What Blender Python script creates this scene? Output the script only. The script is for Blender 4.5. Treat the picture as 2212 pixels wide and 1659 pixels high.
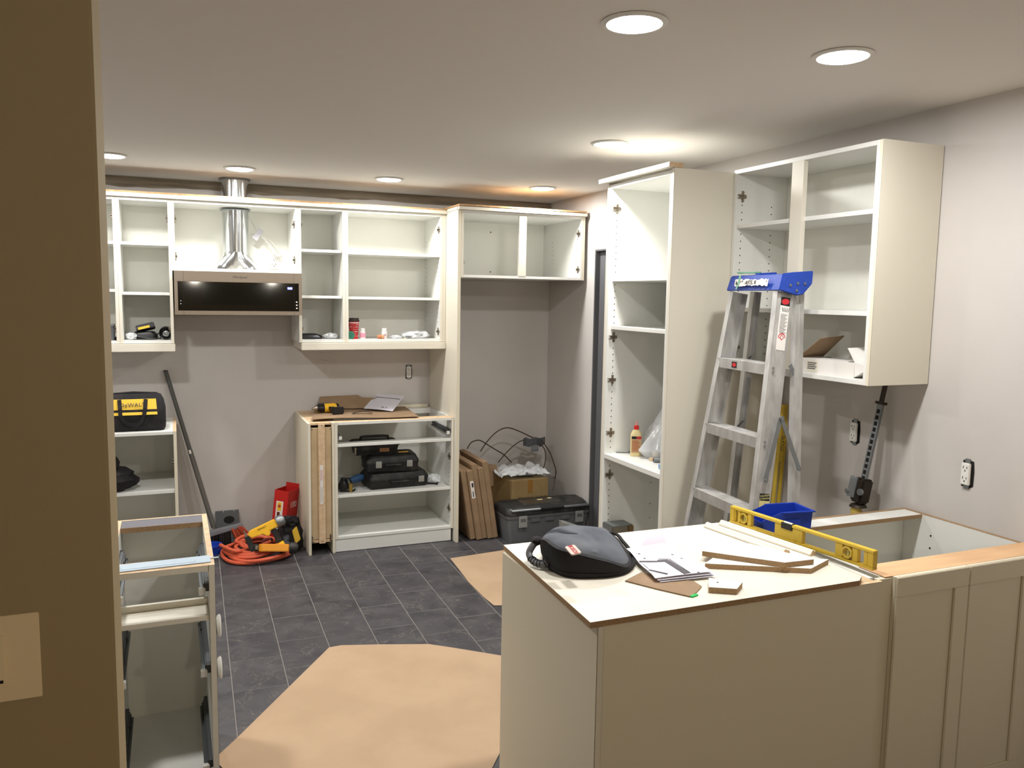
import bpy, bmesh, math, random
from mathutils import Vector, Matrix, noise
random.seed(7)
sc = bpy.context.scene
for o in list(bpy.data.objects): bpy.data.objects.remove(o)
COL = sc.collection
# ---------------------------------------------------------------- camera
YAW, PIT, ROL, FPX, CZ = .3951, -.1068, .0160, 1765.4, 1.7158
fw = Vector((math.sin(YAW)*math.cos(PIT), math.cos(YAW)*math.cos(PIT), math.sin(PIT)))
rt = Vector((math.cos(YAW), -math.sin(YAW), 0)); up = rt.cross(fw)
rt2 = rt*math.cos(ROL)+up*math.sin(ROL); up2 = -rt*math.sin(ROL)+up*math.cos(ROL)
cd = bpy.data.cameras.new('camera'); cam = bpy.data.objects.new('camera', cd); COL.objects.link(cam)
cam.matrix_world = Matrix(((rt2.x, up2.x, -fw.x, 0), (rt2.y, up2.y, -fw.y, 0), (rt2.z, up2.z, -fw.z, CZ), (0, 0, 0, 1)))
cd.sensor_fit = 'HORIZONTAL'; cd.sensor_width = 36; cd.lens = FPX/2212*36; cd.clip_start = .05; cd.clip_end = 60
sc.camera = cam
def at(u, v, X=None, Y=None, Z=None):
    d = fw+rt2*((u-1106)/FPX)-up2*((v-829.5)/FPX)
    t = X/d.x if X is not None else Y/d.y if Y is not None else (Z-CZ)/d.z
    return Vector((0, 0, CZ))+d*t
# ---------------------------------------------------------------- world, exposure, lamp powers
w = bpy.data.worlds.new('world'); sc.world = w; w.use_nodes = True
w.node_tree.nodes['Background'].inputs[0].default_value = (.5, .42, .33, 1)
w.node_tree.nodes['Background'].inputs[1].default_value = .02
sc.view_settings.view_transform = 'Standard'; sc.view_settings.look = 'None'
sc.view_settings.exposure = 0.0; sc.view_settings.gamma = 1.0; sc.view_settings.use_curve_mapping = False
LAMP_W = 25.0; PEND_W = 21.0
LAMP_COL = (1.0, .99, .975); PEND_COL = (1.0, .92, .78)
# ---------------------------------------------------------------- helpers
def s2l(c): return tuple(((x/255)/12.92 if x/255 <= .04045 else ((x/255+.055)/1.055)**2.4) for x in c)
MATS = {}
def mat(name, rgb, rough=.5, metal=0, n2=None, nscale=8, nlo=.4, nhi=.6, bump=0, bscale=200, emit=None, es=0, trans=0, ior=1.45, alpha=1, stretch=(1, 1, 1), detail=4, coat=0):
    m = bpy.data.materials.new(name); m.use_nodes = True; nt = m.node_tree; b = nt.nodes['Principled BSDF']
    c = s2l(rgb)+(1,)
    b.inputs['Base Color'].default_value = c; b.inputs['Roughness'].default_value = rough; b.inputs['Metallic'].default_value = metal
    b.inputs['Transmission Weight'].default_value = trans; b.inputs['IOR'].default_value = ior; b.inputs['Alpha'].default_value = alpha
    b.inputs['Coat Weight'].default_value = coat
    if emit: b.inputs['Emission Color'].default_value = s2l(emit)+(1,); b.inputs['Emission Strength'].default_value = es
    if n2 or bump:
        tc = nt.nodes.new('ShaderNodeTexCoord'); mp = nt.nodes.new('ShaderNodeMapping'); mp.inputs['Scale'].default_value = stretch
        nt.links.new(tc.outputs['Object'], mp.inputs[0])
    if n2:
        n = nt.nodes.new('ShaderNodeTexNoise'); n.inputs['Scale'].default_value = nscale; n.inputs['Detail'].default_value = detail
        r = nt.nodes.new('ShaderNodeValToRGB'); e = r.color_ramp.elements
        e[0].position = nlo; e[0].color = c; e[1].position = nhi; e[1].color = s2l(n2)+(1,)
        nt.links.new(mp.outputs[0], n.inputs['Vector']); nt.links.new(n.outputs['Fac'], r.inputs[0]); nt.links.new(r.outputs[0], b.inputs['Base Color'])
    if bump:
        n = nt.nodes.new('ShaderNodeTexNoise'); n.inputs['Scale'].default_value = bscale
        bp = nt.nodes.new('ShaderNodeBump'); bp.inputs['Strength'].default_value = bump; bp.inputs['Distance'].default_value = .002
        nt.links.new(mp.outputs[0], n.inputs['Vector']); nt.links.new(n.outputs['Fac'], bp.inputs['Height']); nt.links.new(bp.outputs[0], b.inputs['Normal'])
    MATS[name] = m; return m
WALL = mat('greige_paint', (202, 197, 192), .7, n2=(198, 193, 188), nscale=2, bump=.05, bscale=260)
CEIL = mat('ceiling_paint', (230, 225, 218), .8, bump=.05, bscale=160)
DWALL = mat('taupe_paint', (154, 136, 102), .7, bump=.05, bscale=260)
RAW = mat('raw_wall_band', (150, 138, 120), .8, n2=(112, 100, 84), nscale=6, stretch=(.6, 1, 9), nlo=.35, nhi=.7)
CREAM = mat('cream_lacquer', (224, 218, 202), .38)
CREAMM = mat('cream_foil_matt', (224, 216, 194), .5)
WHITE = mat('white_melamine', (230, 230, 224), .35)
WHITEB = mat('white_back_panel', (240, 239, 230), .5)
EDGE = mat('bare_edge', (222, 194, 158), .7, n2=(206, 176, 140), nscale=30)
CHIP = mat('chipboard', (174, 144, 108), .85, n2=(138, 108, 76), nscale=480, nlo=.42, nhi=.62, bump=.4, bscale=400)
MDF = mat('tan_hardboard', (196, 172, 136), .7, n2=(188, 164, 128), nscale=12)
KRAFT = mat('kraft_paper', (184, 156, 126), .75, n2=(177, 149, 119), nscale=3, bump=.1, bscale=30)
CARD = mat('cardboard', (152, 126, 98), .8, n2=(142, 117, 90), nscale=9, bump=.1, bscale=90)
CARD2 = mat('cardboard_golden', (152, 128, 86), .8, n2=(138, 114, 74), nscale=6)
STEEL = mat('brushed_stainless', (156, 146, 134), .34, .9, n2=(160, 146, 130), nscale=40, stretch=(.1, 1, 12), bump=.05)
ALU = mat('scuffed_aluminium', (212, 211, 208), .45, .7, n2=(184, 182, 180), nscale=11, nlo=.35, nhi=.7, stretch=(2, 2, .8))
ALUD = mat('grey_plated_steel', (140, 144, 146), .45, .8)
GALV = mat('galvanised_duct', (214, 218, 220), .16, 1, bump=.25, bscale=14)
ZINC = mat('zinc_hinge', (150, 140, 124), .35, .9)
RAILM = mat('dark_runner_steel', (92, 96, 98), .4, .8)
PALE = mat('pale_blue_steel', (176, 192, 206), .4, .2)
BLACK = mat('black_plastic', (22, 22, 22), .45, bump=.1)
BLK2 = mat('dusty_black_plastic', (26, 26, 25), .6, n2=(64, 60, 54), nscale=18, nlo=.5, nhi=.8)
GLASSB = mat('black_glass', (6, 6, 6), .06, coat=1)
HOLE = mat('dark_hole', (30, 27, 24), .9)
YEL = mat('tool_yellow', (240, 186, 40), .5)
YELS = mat('level_yellow', (206, 176, 62), .45, n2=(176, 142, 48), nscale=60, nlo=.62, nhi=.72)
FABB = mat('black_nylon', (24, 22, 24), .9, n2=(44, 38, 38), nscale=14, nlo=.5, nhi=.75, bump=.5, bscale=500)
FABG = mat('grey_dusty_nylon', (80, 84, 92), .9, n2=(104, 107, 112), nscale=12, nlo=.35, nhi=.75, bump=.4, bscale=400)
FABY = mat('yellow_nylon', (222, 182, 60), .8, bump=.3, bscale=400)
ORANGE = mat('orange_rubber', (206, 92, 62), .45)
RED = mat('red_carton', (190, 30, 26), .5)
REDI = mat('red_plastic', (214, 40, 40), .4)
GREYP = mat('grey_plastic', (98, 100, 102), .5, bump=.1)
GREYD = mat('dark_grey_paint', (100, 100, 103), .5)
BLUE = mat('blue_plastic', (28, 62, 168), .4)
BLUEL = mat('ladder_blue', (34, 66, 160), .5, n2=(70, 98, 178), nscale=60, nlo=.62, nhi=.75)
PAPER = mat('white_paper', (216, 213, 222), .8)
PAPERW = mat('label_white', (226, 222, 216), .7)
INK = mat('ink', (34, 32, 34), .8)
INKG = mat('grey_ink', (88, 84, 88), .8)
REDINK = mat('red_ink', (196, 44, 52), .7)
TAPE = mat('grey_duct_tape', (112, 114, 116), .4, bump=.4, bscale=60)
TAPEG = mat('green_tape', (120, 176, 140), .6)
CLEAR = mat('clear_tape', (196, 176, 130), .2, alpha=.45)
BAGM = mat('clear_poly', (234, 236, 238), .18, alpha=.68, coat=.5, bump=.8, bscale=26)
WIRE = mat('brown_cable', (62, 42, 32), .6)
WPL = mat('white_plastic', (228, 226, 220), .4)
SWPL = mat('ivory_switch', (226, 206, 168), .45)
GLUE = mat('glue_cream', (232, 214, 160), .4)
GREEN = mat('green_lid', (24, 120, 92), .5)
PINK = mat('pink_label', (226, 150, 172), .5)
AMBER = mat('amber_bottle', (176, 112, 72), .3)
WOODF = mat('dining_floor_oak', (124, 100, 74), .45, n2=(94, 74, 54), nscale=7, stretch=(.5, 5, 1))
TANB = mat('tan_board_edge', (192, 156, 112), .7, n2=(176, 140, 98), nscale=40)
LATCH = mat('latch_grey', (158, 160, 156), .4, .2)
GROUT = mat('grey_grout', (134, 128, 122), .9)
BRASS = mat('brass_tip', (186, 152, 80), .35, .9)
BLUEG = mat('grinder_blue', (40, 70, 104), .5)
BRIS = mat('orange_bristle', (176, 74, 48), .9)
DIFF = mat('led_diffuser', (255, 250, 244), .5, emit=(255, 250, 244), es=9)
LCD = mat('clock_display', (30, 30, 40), .4, emit=(120, 130, 255), es=1.6)
VIAL = mat('vial_glass', (206, 204, 120), .15, alpha=.8)
# slate tiles: each tile object picks its own patch of stone
SL = bpy.data.materials.new('slate_tile'); SL.use_nodes = True; nt = SL.node_tree; b = nt.nodes['Principled BSDF']
L = nt.links.new; N = nt.nodes.new
tc = N('ShaderNodeTexCoord'); oi = N('ShaderNodeObjectInfo'); vm = N('ShaderNodeVectorMath'); vm.operation = 'SCALE'; cx = N('ShaderNodeCombineXYZ')
L(oi.outputs['Random'], cx.inputs[0]); L(oi.outputs['Random'], cx.inputs[1]); L(oi.outputs['Random'], cx.inputs[2]); L(cx.outputs[0], vm.inputs[0]); vm.inputs['Scale'].default_value = 37
ad = N('ShaderNodeVectorMath'); ad.operation = 'ADD'; L(tc.outputs['Object'], ad.inputs[0]); L(vm.outputs[0], ad.inputs[1])
n1 = N('ShaderNodeTexNoise'); n1.inputs['Scale'].default_value = 7; n1.inputs['Detail'].default_value = 8; n1.inputs['Distortion'].default_value = .8; L(ad.outputs[0], n1.inputs['Vector'])
r1 = N('ShaderNodeValToRGB'); e = r1.color_ramp.elements; e[0].position = .3; e[0].color = s2l((50, 49, 53))+(1,); e[1].position = .72; e[1].color = s2l((78, 75, 77))+(1,); L(n1.outputs['Fac'], r1.inputs[0])
n2 = N('ShaderNodeTexNoise'); n2.inputs['Scale'].default_value = 5; n2.inputs['Detail'].default_value = 6; n2.inputs['Distortion'].default_value = 1.6; L(ad.outputs[0], n2.inputs['Vector'])
mt = N('ShaderNodeMath'); mt.operation = 'SUBTRACT'; L(n2.outputs['Fac'], mt.inputs[0]); mt.inputs[1].default_value = .5
ab = N('ShaderNodeMath'); ab.operation = 'ABSOLUTE'; L(mt.outputs[0], ab.inputs[0])
r2 = N('ShaderNodeValToRGB'); e = r2.color_ramp.elements; e[0].position = 0; e[0].color = (.42, .42, .42, 1); e[1].position = .009; e[1].color = (0, 0, 0, 1); L(ab.outputs[0], r2.inputs[0])
n3 = N('ShaderNodeTexNoise'); n3.inputs['Scale'].default_value = 3; L(ad.outputs[0], n3.inputs['Vector'])
m3 = N('ShaderNodeMath'); m3.operation = 'MULTIPLY'; L(r2.outputs[0], m3.inputs[0]); L(n3.outputs['Fac'], m3.inputs[1])
mx = N('ShaderNodeMixRGB'); L(m3.outputs[0], mx.inputs[0]); L(r1.outputs[0], mx.inputs[1]); mx.inputs[2].default_value = s2l((168, 154, 136))+(1,)
L(mx.outputs[0], b.inputs['Base Color']); b.inputs['Roughness'].default_value = .5
bp = N('ShaderNodeBump'); bp.inputs['Strength'].default_value = .25; bp.inputs['Distance'].default_value = .002; L(n1.outputs['Fac'], bp.inputs['Height']); L(bp.outputs[0], b.inputs['Normal'])

class B:
    """collects shapes; done() links them as ONE mesh object"""
    def __init__(s): s.bm = bmesh.new(); s.M = Matrix.Identity(4)
    def v(s, p): return s.bm.verts.new(s.M @ Vector(p))
    def box(s, x0, x1, y0, y1, z0, z1):
        P = [s.v(p) for p in ((x0, y0, z0), (x1, y0, z0), (x1, y1, z0), (x0, y1, z0), (x0, y0, z1), (x1, y0, z1), (x1, y1, z1), (x0, y1, z1))]
        for f in ((3, 2, 1, 0), (4, 5, 6, 7), (0, 1, 5, 4), (1, 2, 6, 5), (2, 3, 7, 6), (3, 0, 4, 7)): s.bm.faces.new([P[i] for i in f])
        return s
    def prism(s, pts, a0, a1, ax='z'):
        def q(p, a): return (p[0], p[1], a) if ax == 'z' else (p[0], a, p[1]) if ax == 'y' else (a, p[0], p[1])
        lo = [s.v(q(p, a0)) for p in pts]; hi = [s.v(q(p, a1)) for p in pts]; n = len(pts)
        s.bm.faces.new(lo[::-1]); s.bm.faces.new(hi)
        for i in range(n): s.bm.faces.new([lo[i], lo[(i+1) % n], hi[(i+1) % n], hi[i]])
        return s
    def loft(s, rings, cap=True, closed=False):
        R = [[s.v(p) for p in r] for r in rings]; n = len(R[0])
        seq = list(zip(R, R[1:]))+([(R[-1], R[0])] if closed else [])
        for a, c in seq:
            for i in range(n): s.bm.faces.new([a[i], a[(i+1) % n], c[(i+1) % n], c[i]])
        if cap and not closed: s.bm.faces.new(R[0][::-1]); s.bm.faces.new(R[-1])
        return s
    def tube(s, pts, r, seg=8, cap=True):
        pts = [Vector(p) for p in pts]; rr = r if isinstance(r, (list, tuple)) else [r]*len(pts); rings = []; ref = None
        for i, p in enumerate(pts):
            t = (pts[min(i+1, len(pts)-1)]-pts[max(i-1, 0)]).normalized()
            if ref is None: ref = Vector((0, 0, 1)) if abs(t.z) < .9 else Vector((1, 0, 0))
            u = (ref-t*ref.dot(t)).normalized(); ref = u; w_ = t.cross(u)
            rings.append([p+(u*math.cos(a)+w_*math.sin(a))*rr[i] for a in [2*math.pi*k/seg for k in range(seg)]])
        return s.loft(rings, cap)
    def cyl(s, c, r, h, ax='z', seg=16, r2=None):
        c = Vector(c); d = {'x': Vector((1, 0, 0)), 'y': Vector((0, 1, 0)), 'z': Vector((0, 0, 1))}[ax]
        return s.tube([c, c+d*h], [r, r if r2 is None else r2], seg)
    def lathe(s, prof, c=(0, 0, 0), seg=20):
        c = Vector(c); rings = [[c+Vector((max(r, .0004)*math.cos(a), max(r, .0004)*math.sin(a), z)) for a in [2*math.pi*k/seg for k in range(seg)]] for r, z in prof]
        return s.loft(rings)
    def quadsheet(s, f, nu, nv, th=.0008):
        """thin sheet with real thickness: f(a,b)->point"""
        g = [[Vector(f(i/nu, j/nv)) for j in range(nv+1)] for i in range(nu+1)]
        T = [[s.v(p) for p in r] for r in g]; U = [[s.v(p-Vector((0, 0, th))) for p in r] for r in g]
        for i in range(nu):
            for j in range(nv):
                s.bm.faces.new([T[i][j], T[i+1][j], T[i+1][j+1], T[i][j+1]]); s.bm.faces.new([U[i][j+1], U[i+1][j+1], U[i+1][j], U[i][j]])
        for i in range(nu):
            s.bm.faces.new([U[i][0], U[i+1][0], T[i+1][0], T[i][0]]); s.bm.faces.new([T[i][nv], T[i+1][nv], U[i+1][nv], U[i][nv]])
        for j in range(nv):
            s.bm.faces.new([T[0][j], T[0][j+1], U[0][j+1], U[0][j]]); s.bm.faces.new([U[nu][j], U[nu][j+1], T[nu][j+1], T[nu][j]])
        return s
    def bar(s, p0, p1, w_, h, side=(0, 1, 0)):
        """rectangular bar p0->p1; w_ along 'side'"""
        p0 = Vector(p0); p1 = Vector(p1); t = (p1-p0).normalized(); sd = Vector(side); sd = (sd-t*sd.dot(t)).normalized(); q = t.cross(sd)
        c = [(-1, -1), (1, -1), (1, 1), (-1, 1)]
        return s.loft([[p+sd*(w_/2*a)+q*(h/2*b_) for a, b_ in c] for p in (p0, p1)])
    def done(s, name, m, parent=None, bevel=0, smooth=False, local=False, kind=None, label=None, seg=2):
        if parent is not None and not local:
            bmesh.ops.translate(s.bm, verts=s.bm.verts, vec=-root_loc(parent))
        bmesh.ops.recalc_face_normals(s.bm, faces=s.bm.faces)
        if bevel:
            ed = [e_ for e_ in s.bm.edges if len(e_.link_faces) == 2 and e_.calc_face_angle(0) > .6]
            bmesh.ops.bevel(s.bm, geom=ed, offset=bevel, segments=seg, affect='EDGES', clamp_overlap=True)
        me = bpy.data.meshes.new(name); s.bm.to_mesh(me); s.bm.free(); me.materials.append(m)
        if smooth:
            for p in me.polygons: p.use_smooth = True
            try: me.set_sharp_from_angle(angle=.7)
            except Exception: pass
        o = bpy.data.objects.new(name, me); COL.objects.link(o)
        if parent is not None: o.parent = parent
        if kind: o['kind'] = kind
        if label: o['label'] = label
        return o
def root_loc(o):
    v = Vector((0, 0, 0))
    while o is not None: v += o.location; o = o.parent
    return v
def box(name, m, par, x0, x1, y0, y1, z0, z1, bevel=.0008, **k): return B().box(x0, x1, y0, y1, z0, z1).done(name, m, par, bevel, **k)
def tag(o, label, cat, group=None):
    o['label'] = label; o['category'] = cat
    if group: o['group'] = group
    return o
def thing(name, label, cat, loc=(0, 0, 0), rz=0, group=None, rot=None):
    o = bpy.data.objects.new(name, None); COL.objects.link(o); o.location = loc; o.rotation_euler = rot or (0, 0, rz); o.empty_display_size = .05
    return tag(o, label, cat, group)
def lmesh(o, x, y, z=0): pass
def dup(root, loc=None, rot=None, label=None):
    r = root.copy(); COL.objects.link(r)
    if loc is not None: r.location = loc
    if rot is not None: r.rotation_euler = rot
    if label: r['label'] = label
    for ch in list(root.children):
        c = ch.copy(); COL.objects.link(c); c.parent = r
        for g in list(ch.children): d = g.copy(); COL.objects.link(d); d.parent = c
    return r
def struct(o): o['kind'] = 'structure'; return o
def text(name, body, size, m, par, M, local=False, depth=.0004, ax='CENTER', sx=1):
    cu = bpy.data.curves.new(name, 'FONT'); cu.body = body; cu.size = size; cu.extrude = depth; cu.align_x = ax; cu.align_y = 'CENTER'; cu.resolution_u = 3
    t = bpy.data.objects.new(name, cu); COL.objects.link(t)
    dg = bpy.context.evaluated_depsgraph_get(); dg.update()
    me = bpy.data.meshes.new_from_object(t.evaluated_get(dg)); bpy.data.objects.remove(t); me.materials.clear(); me.materials.append(m)
    MM = M @ Matrix.Diagonal((sx, 1, 1, 1))
    if par is not None and not local: MM = Matrix.Translation(-root_loc(par)) @ MM
    me.transform(MM)
    o = bpy.data.objects.new(name, me); COL.objects.link(o)
    if par is not None: o.parent = par
    return o
def frame(o, x, y):   # matrix with origin o, x axis x, y axis y
    x = Vector(x).normalized(); y = Vector(y); y = (y-x*x.dot(y)).normalized(); z = x.cross(y)
    return Matrix(((x.x, y.x, z.x, o[0]), (x.y, y.y, z.y, o[1]), (x.z, y.z, z.z, o[2]), (0, 0, 0, 1)))
FRONT = lambda x, y, z: frame((x, y, z), (1, 0, 0), (0, 0, 1))       # reads from -Y
R = math.radians

# ---------------------------------------------------------------- structure
D, XR = 5.926, 2.7765
def zc(y): return 2.473 if y <= 2.2 else 2.473-.026*(y-2.2)/(5.93-2.2)
XL, YF, XD = -1.5, -2.6, -2.6
bb = B()
bb.prism([(YF-.1, 2.473), (2.2, 2.473), (D+.1, zc(D+.1)), (D+.1, 2.6), (YF-.1, 2.6)], XD-.1, XR+.12, 'x'); struct(bb.done('ceiling', CEIL))
struct(box('wall_back', WALL, None, XL-.1, XR+.12, D, D+.12, -.05, 2.6, 0))
q = B(); q.box(XR, XR+.12, 5.171, D, -.05, 2.6).box(XR, XR+.12, 4.30, 5.171, 2.052, 2.6).box(XR, XR+.12, YF, 4.30, -.05, 2.6); wr = struct(q.done('wall_right', WALL))
q = B(); q.box(XR+.001, XR+.12, 5.160, 5.1705, 0, 2.051).box(XR+.001, XR+.12, 4.301, 4.312, 0, 2.051).box(XR+.001, XR+.12, 4.312, 5.160, 2.041, 2.051); struct(q.done('trim_1', GREYD, None, .001))
d1 = struct(box('door_1', GREYD, None, XR+.035, XR+.075, 4.314, 5.158, .005, 2.039, .002))
B().cyl((XR+.035, 4.38, 1.0), .012, -.05, 'x').done('door_handle', ZINC, d1)
struct(box('wall_left', WALL, None, XL-.12, XL, 1.345, D, -.05, 2.6, 0))
struct(box('wall_partition', DWALL, None, XD, -.083, 1.20, 1.345, 0, 2.474, .003))
struct(box('wall_front', DWALL, None, XD-.1, XR+.12, YF-.1, YF, -.05, 2.6, 0))
struct(box('wall_side', DWALL, None, XD-.1, XD, YF, 1.32, -.05, 2.6, 0))
q = B(); nx = 120
pts = []
for i in range(nx+1):
    x = XL+(XR-XL)*i/nx; pts.append((x, 2.385+.012*noise.noise(Vector((x*2.5, 0, 0)))+.008*noise.noise(Vector((x*9, 3, 0)))))
q.prism(pts+[(XR, 2.446), (XL, 2.446)], D-.003, D+.01, 'y'); struct(q.done('trim_2', RAW))
# floor slab, then the slate tiles as its parts
fl = struct(box('floor', GROUT, None, XL, XR+.12, 1.2, D, -.06, -.0012, 0))
fd = struct(box('floor_dining', WOODF, None, XD, XR, YF, 1.2, -.06, .0, 0))
TW, TL = .2312, .3105
tb = B(); tb.box(-TW/2+.002, TW/2-.002, -TL/2+.002, TL/2-.002, -.004, 0); t0 = tb.done('tile', SL, fl, .0008, local=True, seg=1)
ang = R(1.25); ca, sa = math.cos(ang), math.sin(ang); k = 0; extra = B()
for i in range(-9, 14):
    for j in range(-15, 8):
        lx = (i+.5)*TW; ly = (j+.5)*TL+(TL/2 if i % 2 else 0)
        x = .236+lx*ca+ly*sa; y = 5.106-lx*sa+ly*ca
        if x-TW/2 < XL+.02 or x+TW/2 > XR-.004 or y+TL/2 > D-.006 or y-TL/2 < 1.32:
            if x+TW/2 < XL or x-TW/2 > XR or y-TL/2 > D or y+TL/2 < 1.2: continue
            # cut tile along a wall
            x0, x1, y0, y1 = max(x-TW/2+.004, XL+.002), min(x+TW/2-.004, XR-.002), max(y-TL/2+.004, 1.21), min(y+TL/2-.004, D-.002)
            if x1-x0 > .02 and y1-y0 > .02: extra.box(x0, x1, y0, y1, -.004, -.0002)
            continue
        if x < -.75:
            extra.box(x-TW/2+.004, x+TW/2-.004, y-TL/2+.004, y+TL/2-.004, -.004, -.0002); continue
        o = t0 if k == 0 else t0.copy()
        if k: COL.objects.link(o); o.parent = fl
        o.location = (x, y, random.uniform(-.0004, .0004)); o.rotation_euler = (0, 0, -ang); k += 1
extra.done('cut_tiles', SL, fl, kind='stuff')
# ---------------------------------------------------------------- ceiling lamps
def lamp(u, v, label, k=1.0):
    p = at(u, v, Z=zc(4.5)-.003)
    if p.y > 5.24: p = p*(5.24/p.y)
    z = zc(p.y); t = thing('recessed_ceiling_light', label, 'ceiling light', (p.x, p.y, z), group='recessed ceiling lights')
    B().lathe([(.076, -.001), (.092, -.001), (.093, -.003), (.090, -.006), (.078, -.008), (.076, -.006)]).done('trim_ring', WPL, t, smooth=True, local=True)
    B().lathe([(.0, -.0145), (.04, -.014), (.064, -.012), (.0755, -.008), (.0755, -.003), (0, -.003)]).done('diffuser', DIFF, t, smooth=True, local=True)
    ld = bpy.data.lights.new('lamp_light', 'AREA'); ld.shape = 'DISK'; ld.size = .14; ld.energy = LAMP_W*k; ld.color = LAMP_COL
    lo = bpy.data.objects.new('lamp_light', ld); COL.objects.link(lo); lo.parent = t; lo.location = (0, 0, -.017)
lamp(1370, 63, 'round recessed ceiling light nearest the camera, above the peninsula with the black bag', .62)
lamp(1820, 133, 'round recessed ceiling light close to the right wall, before the wall cabinet', .70)
lamp(1317, 314, 'round recessed ceiling light just in front of the tall open pantry cabinet', .78)
lamp(237, 334, 'round recessed ceiling light half hidden by the brown wall end at left', .5)
lamp(518, 373, 'round recessed ceiling light above the shiny metal vent duct', .5)
lamp(840, 397, 'round recessed ceiling light above the open wall cabinets right of the duct', .5)
lamp(1172, 405, 'round recessed ceiling light above the cabinet over the fridge gap', .5)
lamp(118, 205, 'round recessed ceiling light hidden behind the brown wall end')
# warm pendants of the dining room, mirrored in the microwave door
for x, y, lb in ((.3, -.9, 'small warm glass pendant lamp behind the camera, left one'), (1.3, -.9, 'small warm glass pendant lamp behind the camera, right one')):
    t = thing('pendant_lamp', lb, 'lamp', (x, y, 1.95), group='warm dining pendants')
    B().lathe([(.02, .16), (.05, .15), (.10, .04), (.11, 0), (.105, 0), (.09, .04), (.045, .14), (.01, .15)]).done('lamp_shade', BRASS, t, smooth=True, local=True)
    B().cyl((0, 0, .15), .004, .37).done('cord', BLACK, t, local=True)
    B().lathe([(0, .02), (.03, .035), (.034, .06), (.02, .1), (.012, .12)]).done('bulb', mat('warm_bulb', (255, 210, 150), .5, emit=(255, 190, 110), es=14), t, smooth=True, local=True)
    ld = bpy.data.lights.new('pendant_light', 'POINT'); ld.shadow_soft_size = .05; ld.energy = PEND_W; ld.color = PEND_COL
    lo = bpy.data.objects.new('pendant_light', ld); COL.objects.link(lo); lo.parent = t; lo.location = (0, 0, -.05)

# ---------------------------------------------------------------- cabinets
_h = None
def hinge(par, p, nrm):
    """cross shaped hinge mounting plate at p; nrm = +-1 facing +-X, or 'y' +-"""
    global _h
    if _h is None:
        q = B(); q.box(0, .003, -.006, .006, -.026, .026).box(0, .004, -.02, .022, -.007, .007).cyl((.003, 0, .019), .006, .004, 'x', 10).cyl((.003, 0, -.019), .006, .004, 'x', 10)
        q.box(.003, .011, -.03, .012, -.009, -.004).box(.003, .011, -.03, .012, .004, .009).cyl((.003, .008, 0), .007, .009, 'x', 10)
        _h = q.done('hinge_plate', ZINC, par, .0005, local=True, seg=1); o = _h
    else: o = _h.copy(); COL.objects.link(o); o.parent = par
    o.location = Vector(p)-root_loc(par)
    o.rotation_euler = {1: (0, 0, 0), -1: (0, 0, 0), 'y': (0, 0, R(-90))}[nrm]
    o.scale = (-1, 1, 1) if nrm == -1 else (1, 1, 1)
    return o
def pins(par, pts, ax, r=.0028):
    q = B()
    for p in pts: q.cyl(p, r, .0012 if ax[0] != '-' else -.0012, ax[-1], 8)
    q.done('pin_holes', HOLE, par, kind='stuff')
def cab_y(name, label, cat, x0, x1, yf, yb, z0, z1, shelves, stile=None, group=None, lside=CREAM, rside=CREAM, sd=.0):
    """open carcass facing -Y"""
    T = .018; t = thing(name, label, cat, (x0, yf, z0), group=group)
    box('side_panel', WHITE, t, x0, x0+T, yf, yb, z0, z1); box('side_panel', WHITE, t, x1-T, x1, yf, yb, z0, z1)
    box('top_panel', WHITE, t, x0+T, x1-T, yf, yb, z1-T, z1); box('bottom_panel', WHITE, t, x0+T, x1-T, yf, yb, z0, z0+T)
    box('back_panel', WHITEB, t, x0+T, x1-T, yb-.008, yb-.001, z0+T, z1-T)
    for z in shelves: box('shelf', WHITE, t, x0+T+.001, x1-T-.001, yf+.012, yb-.01, z-T, z)
    box('edge_band', CREAM, t, x0, x0+T, yf-.0012, yf-.0001, z0, z1, 0); box('edge_band', CREAM, t, x1-T, x1, yf-.0012, yf-.0001, z0, z1, 0)
    return t
Yu, YB = 5.532, D-.004
zt, zb = 2.276, 1.3898
u0 = cab_y('wall_cabinet', 'open white wall cabinet in the left corner, mostly hidden by the brown wall', 'cabinet', -.93, -.294, Yu, YB, zb, zt, (2.01, 1.722))
u1 = cab_y('wall_cabinet', 'narrow open white wall cabinet left of the vent duct, black charger inside', 'cabinet', -.293, .0125, Yu, YB, zb, zt, (2.01, 1.706))
u2 = cab_y('wall_cabinet', 'open white wall cabinet above the microwave, vent duct standing inside', 'cabinet', .0135, .7775, Yu, YB, 1.8421, zt, ())
u3 = cab_y('wall_cabinet', 'narrow open white wall cabinet right of the microwave, black pouch on its floor', 'cabinet', .7785, 1.0845, Yu, YB, zb, zt, (2.004, 1.7))
u4 = cab_y('wall_cabinet', 'wide open white wall cabinet with the red cup and bottles', 'cabinet', 1.0855, 1.767, Yu, YB, zb, zt, (1.998, 1.697))
box('filler', CREAM, u4, 1.7672, 1.789, Yu-.001, Yu+.018, zb, zt)
for z in (2.17, 1.46): hinge(u4, (1.749, Yu+.035, z), -1)
for z in (2.16, 1.93): hinge(u2, (.0315, Yu+.035, z), 1); hinge(u2, (.7595, Yu+.035, z), -1)
for z in (2.16, 1.48): hinge(u3, (.7965, Yu+.035, z), 1); hinge(u1, (-.0055, Yu+.035, z), -1)
for z in (2.16, 1.48): hinge(u0, (-.312, Yu+.035, z), -1)
pins(u4, [(1.749, y, z) for y in (Yu+.05, YB-.06) for z in [1.75+.032*i for i in range(-7, 12)]], '-x')
box('cable_outlet', WPL, u2, .63, .70, YB-.013, YB-.0085, 1.875, 1.985, .002)
q = B()
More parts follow.
